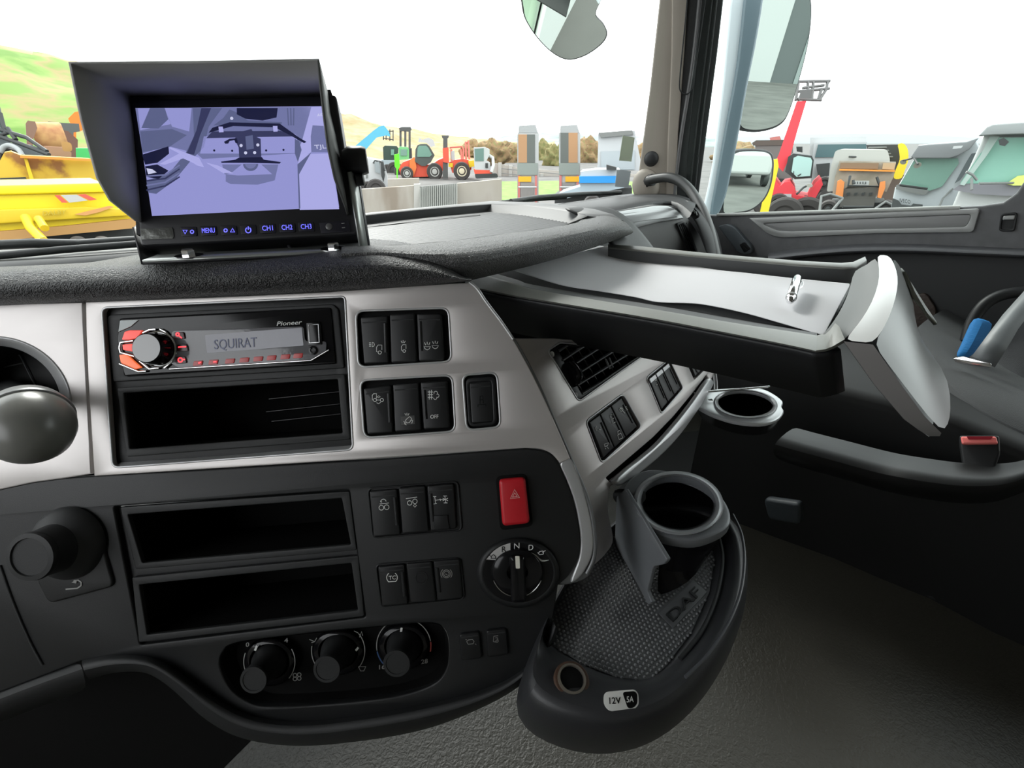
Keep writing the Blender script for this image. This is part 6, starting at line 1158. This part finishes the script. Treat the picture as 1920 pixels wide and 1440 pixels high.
prof('windscreen', [(1800, 344), (1838, 288), (1866, 258), (2100, 256), (2100, 346), (1860, 344)], 6.72, .05, mat('pale_green_glass', (.22, .42, .34), .12), t, c=cc); prof('pillar', [(1838, 292), (1856, 256), (1874, 256), (1850, 292), (1808, 348), (1800, 346)], 6.66, .05, cW('pillar_pale', (.62, .76, .70)), t, c=cc)
prof('cowl', [(1786, 356), (1800, 346), (1860, 344), (2100, 346), (2100, 366), (1880, 367), (1830, 364)], 6.68, .06, cW('cowl_grey', (.32, .31, .34)), t, c=cc); prof('sun_visor', [(1834, 255), (1850, 238), (1862, 233), (2100, 216), (2100, 246), (1862, 253)], 6.5, .5, cW('visor_pale', (.46, .48, .48)), t, c=cc, bev=.02)
prof('mirror', [(1872, 262), (1882, 258), (1892, 266), (1884, 274), (1874, 272)], 6.4, .1, m_dark, t, c=cc); wires('wiper', [[tuple(K(*q, 6.6)) for q in ((1812, 322), (1824, 328), (1832, 338))], [tuple(K(*q, 6.6)) for q in ((1822, 334), (1822, 356))], [tuple(K(1836, 344, 6.6)), tuple(K(1900, 343, 6.6))]], .015, m_grey, t)
prof('hi_vis_cloth', [(1886, 345), (1908, 330), (1940, 326), (1990, 340), (1990, 347), (1900, 348)], 6.64, .04, cW('hi_vis_yellow', (.75, .85, .20)), t, c=cc); wheel(1900, 440, 26, 6.7, m_dark, t); chassis(t, 1800, 2000, 430, 6.8, .48, 2, (1880, 330))
yb = prof('yellow_frame', [(1440, 330), (1446, 300), (1458, 298), (1460, 312), (1440, 402), (1438, gy(10)), (1420, gy(10)), (1424, 402)], 10, .2, mat('arm_yellow', (.75, .55, .02), .4)); tag(yb, 'bright yellow post behind the lower door mirror', 'post')

# ---------------------------------------------------------------- mirrors
def mirror(px, py, D, target):
    c = K(px, py, D); v = (c - EYE).normalized(); n = (target.normalized() - v).normalized(); u = ZZ.cross(n).normalized(); return Pl(c, u, n.cross(u))
MM = mirror(1455, 120, 2.3, -VF + VR * .28 + ZZ * -.03)
mm = thing('door_mirror', 'large upper door mirror in a dark frame on a blue grey arm', 'mirror', MM.o)
mo = sm([(1400, 130), (1432, -30), (1470, -60), (1512, -20), (1523, 10), (1518, 75), (1500, 150), (1480, 212), (1462, 236), (1430, 247), (1400, 247), (1386, 238), (1386, 215)], True, 5)
plate('housing', MM, mo, -.05, -.002, rubber, mm, bev=.008)
plate('glass', MM, [(1448 + (x - 1448) * .955, 110 + (y - 110) * .965) for x, y in mo], -.002, .005, mirror_m, mm)
plate('mirror_arm', PP.off(-.38), sm([(1402, -40), (1434, -40), (1422, 60), (1402, 160), (1387, 245), (1374, 310), (1362, 365), (1346, 404), (1332, 402), (1344, 330), (1360, 240), (1382, 120)], True, 3), -.06, 0, mat('arm_blue_grey', (.13, .18, .21), .4), mm, bev=.015)
plate('arm_shell', PP.off(-.40), sm([(1376, -40), (1406, -40), (1390, 100), (1368, 230), (1350, 330), (1338, 402), (1318, 402), (1336, 310), (1356, 150)], True, 3), -.05, 0, mat('arm_pale', (.62, .68, .72), .4), mm, bev=.015)
MW = mirror(1410, 340, 2.12, -VF + VR * .20 + ZZ * -.10)
mw = thing('door_mirror', 'smaller lower wide angle door mirror with rounded black frame', 'mirror', MW.o)
wo = sm([(1366, 300), (1378, 283), (1410, 279), (1440, 282), (1451, 293), (1452, 320), (1446, 352), (1432, 378), (1408, 396), (1378, 402), (1352, 401), (1358, 350)], True, 4)
plate('housing', MW, wo, -.05, -.002, rubber, mw, bev=.008)
plate('glass', MW, [(1404 + (x - 1404) * .90, 341 + (y - 341) * .93) for x, y in wo], -.002, .005, mirror_m, mw)
MF = mirror(1062, 40, 2.45, VF * -.62 - ZZ * .75 - VR * .1)
mf = thing('front_mirror', 'rounded front mirror hanging at the top of the windscreen view', 'mirror', MF.o)
fo_ = sm([(986, -30), (980, 18), (992, 50), (1018, 84), (1045, 106), (1070, 113), (1100, 104), (1128, 84), (1139, 66), (1134, 48), (1118, 28), (1126, 4), (1134, -20), (1080, -50)], True, 5)
plate('housing', MF, fo_, -.04, -.002, rubber, mf, bev=.006)
plate('glass', MF, [(1060 + (x - 1060) * .97, 30 + (y - 30) * .97) for x, y in fo_], -.002, .005, mirror_m, mf)
wires('holder', [[tuple(K(1062, -40, 2.5)), tuple(K(1070, -300, 2.3))]], .015, rubber, mf)
# truck nose seen in the front mirror, and what stands behind the truck in the door mirrors
nose = quadbox('trim_5', -1.05, 1.7, 1.24, 1.40, -1.9, -.33, mat('nose_pale_green', (.34, .44, .34), .35), None, .04); nose['kind'] = 'structure'
flank = quadbox('trim_6', 1.70, 1.74, -1.4, 1.24, -1.9, -.36, mat('flank_white', (.72, .74, .74), .35), None, .02); flank['kind'] = 'structure'
hall = thing('warehouse', 'grey metal warehouse with white door seen only in the door mirror', 'building', veh(14, -34, G0))
quadbox('wall', 6, 36, -64, -50, G0, G0 + 10, cW('hall_grey', (.16, .18, .19)), hall); quadbox('roller_door', 11, 17, -50.1, -49.9, G0, G0 + 6.2, cW('hall_white', (.75, .76, .78)), hall); quadbox('cladding_panel', 19, 29, -50.1, -49.9, G0, G0 + 9.6, cW('hall_pale', (.40, .45, .46)), hall)
quadbox('roof_edge', 5.6, 36.4, -64.4, -49.6, G0 + 9.8, G0 + 10.4, cW('hall_dark', (.08, .09, .09)), hall)
def van():
    t = thing('van', 'nearest white van of the row reflected in the lower door mirror', 'van', veh(4.2, -9, G0), 'vans reflected in the lower door mirror')
    quadbox('body', 3.3, 5.1, -14, -9.6, G0 + .5, G0 + 2.6, m_white, t, .15); quadbox('bonnet', 3.3, 5.1, -9.7, -8.7, G0 + .5, G0 + 1.4, m_white, t, .15)
    boxw('windscreen', veh(4.2, -9.45, G0 + 1.9), (VR, (VF * .8 - ZZ * .6).normalized(), (VF * .6 + ZZ * .8).normalized()), (.78, .03, .5), mat('dark_teal', (.07, .13, .14), .2), t)
    for r in (3.35, 5.05):
        for f in (-9.4, -13): lathe('wheel', veh(r, f, G0 + .36), VR, [(.2, -.1), (.36, -.1), (.36, .1), (.2, .1)], m_dark, t, 20)
    return t
v0 = van(); v0.location += VR * 2.2 - VF * 12
for r, f in ((1.8, -8), (3.4, -16)):
    c_ = v0.copy(); COL.objects.link(c_); c_['label'] = 'middle white van of the reflected row, further right' if r < 2 else 'rearmost white van of the reflected row'; c_.location = v0.location + VR * r + VF * f
    for ch_ in list(v0.children):
        d_ = ch_.copy(); COL.objects.link(d_); d_.parent = c_
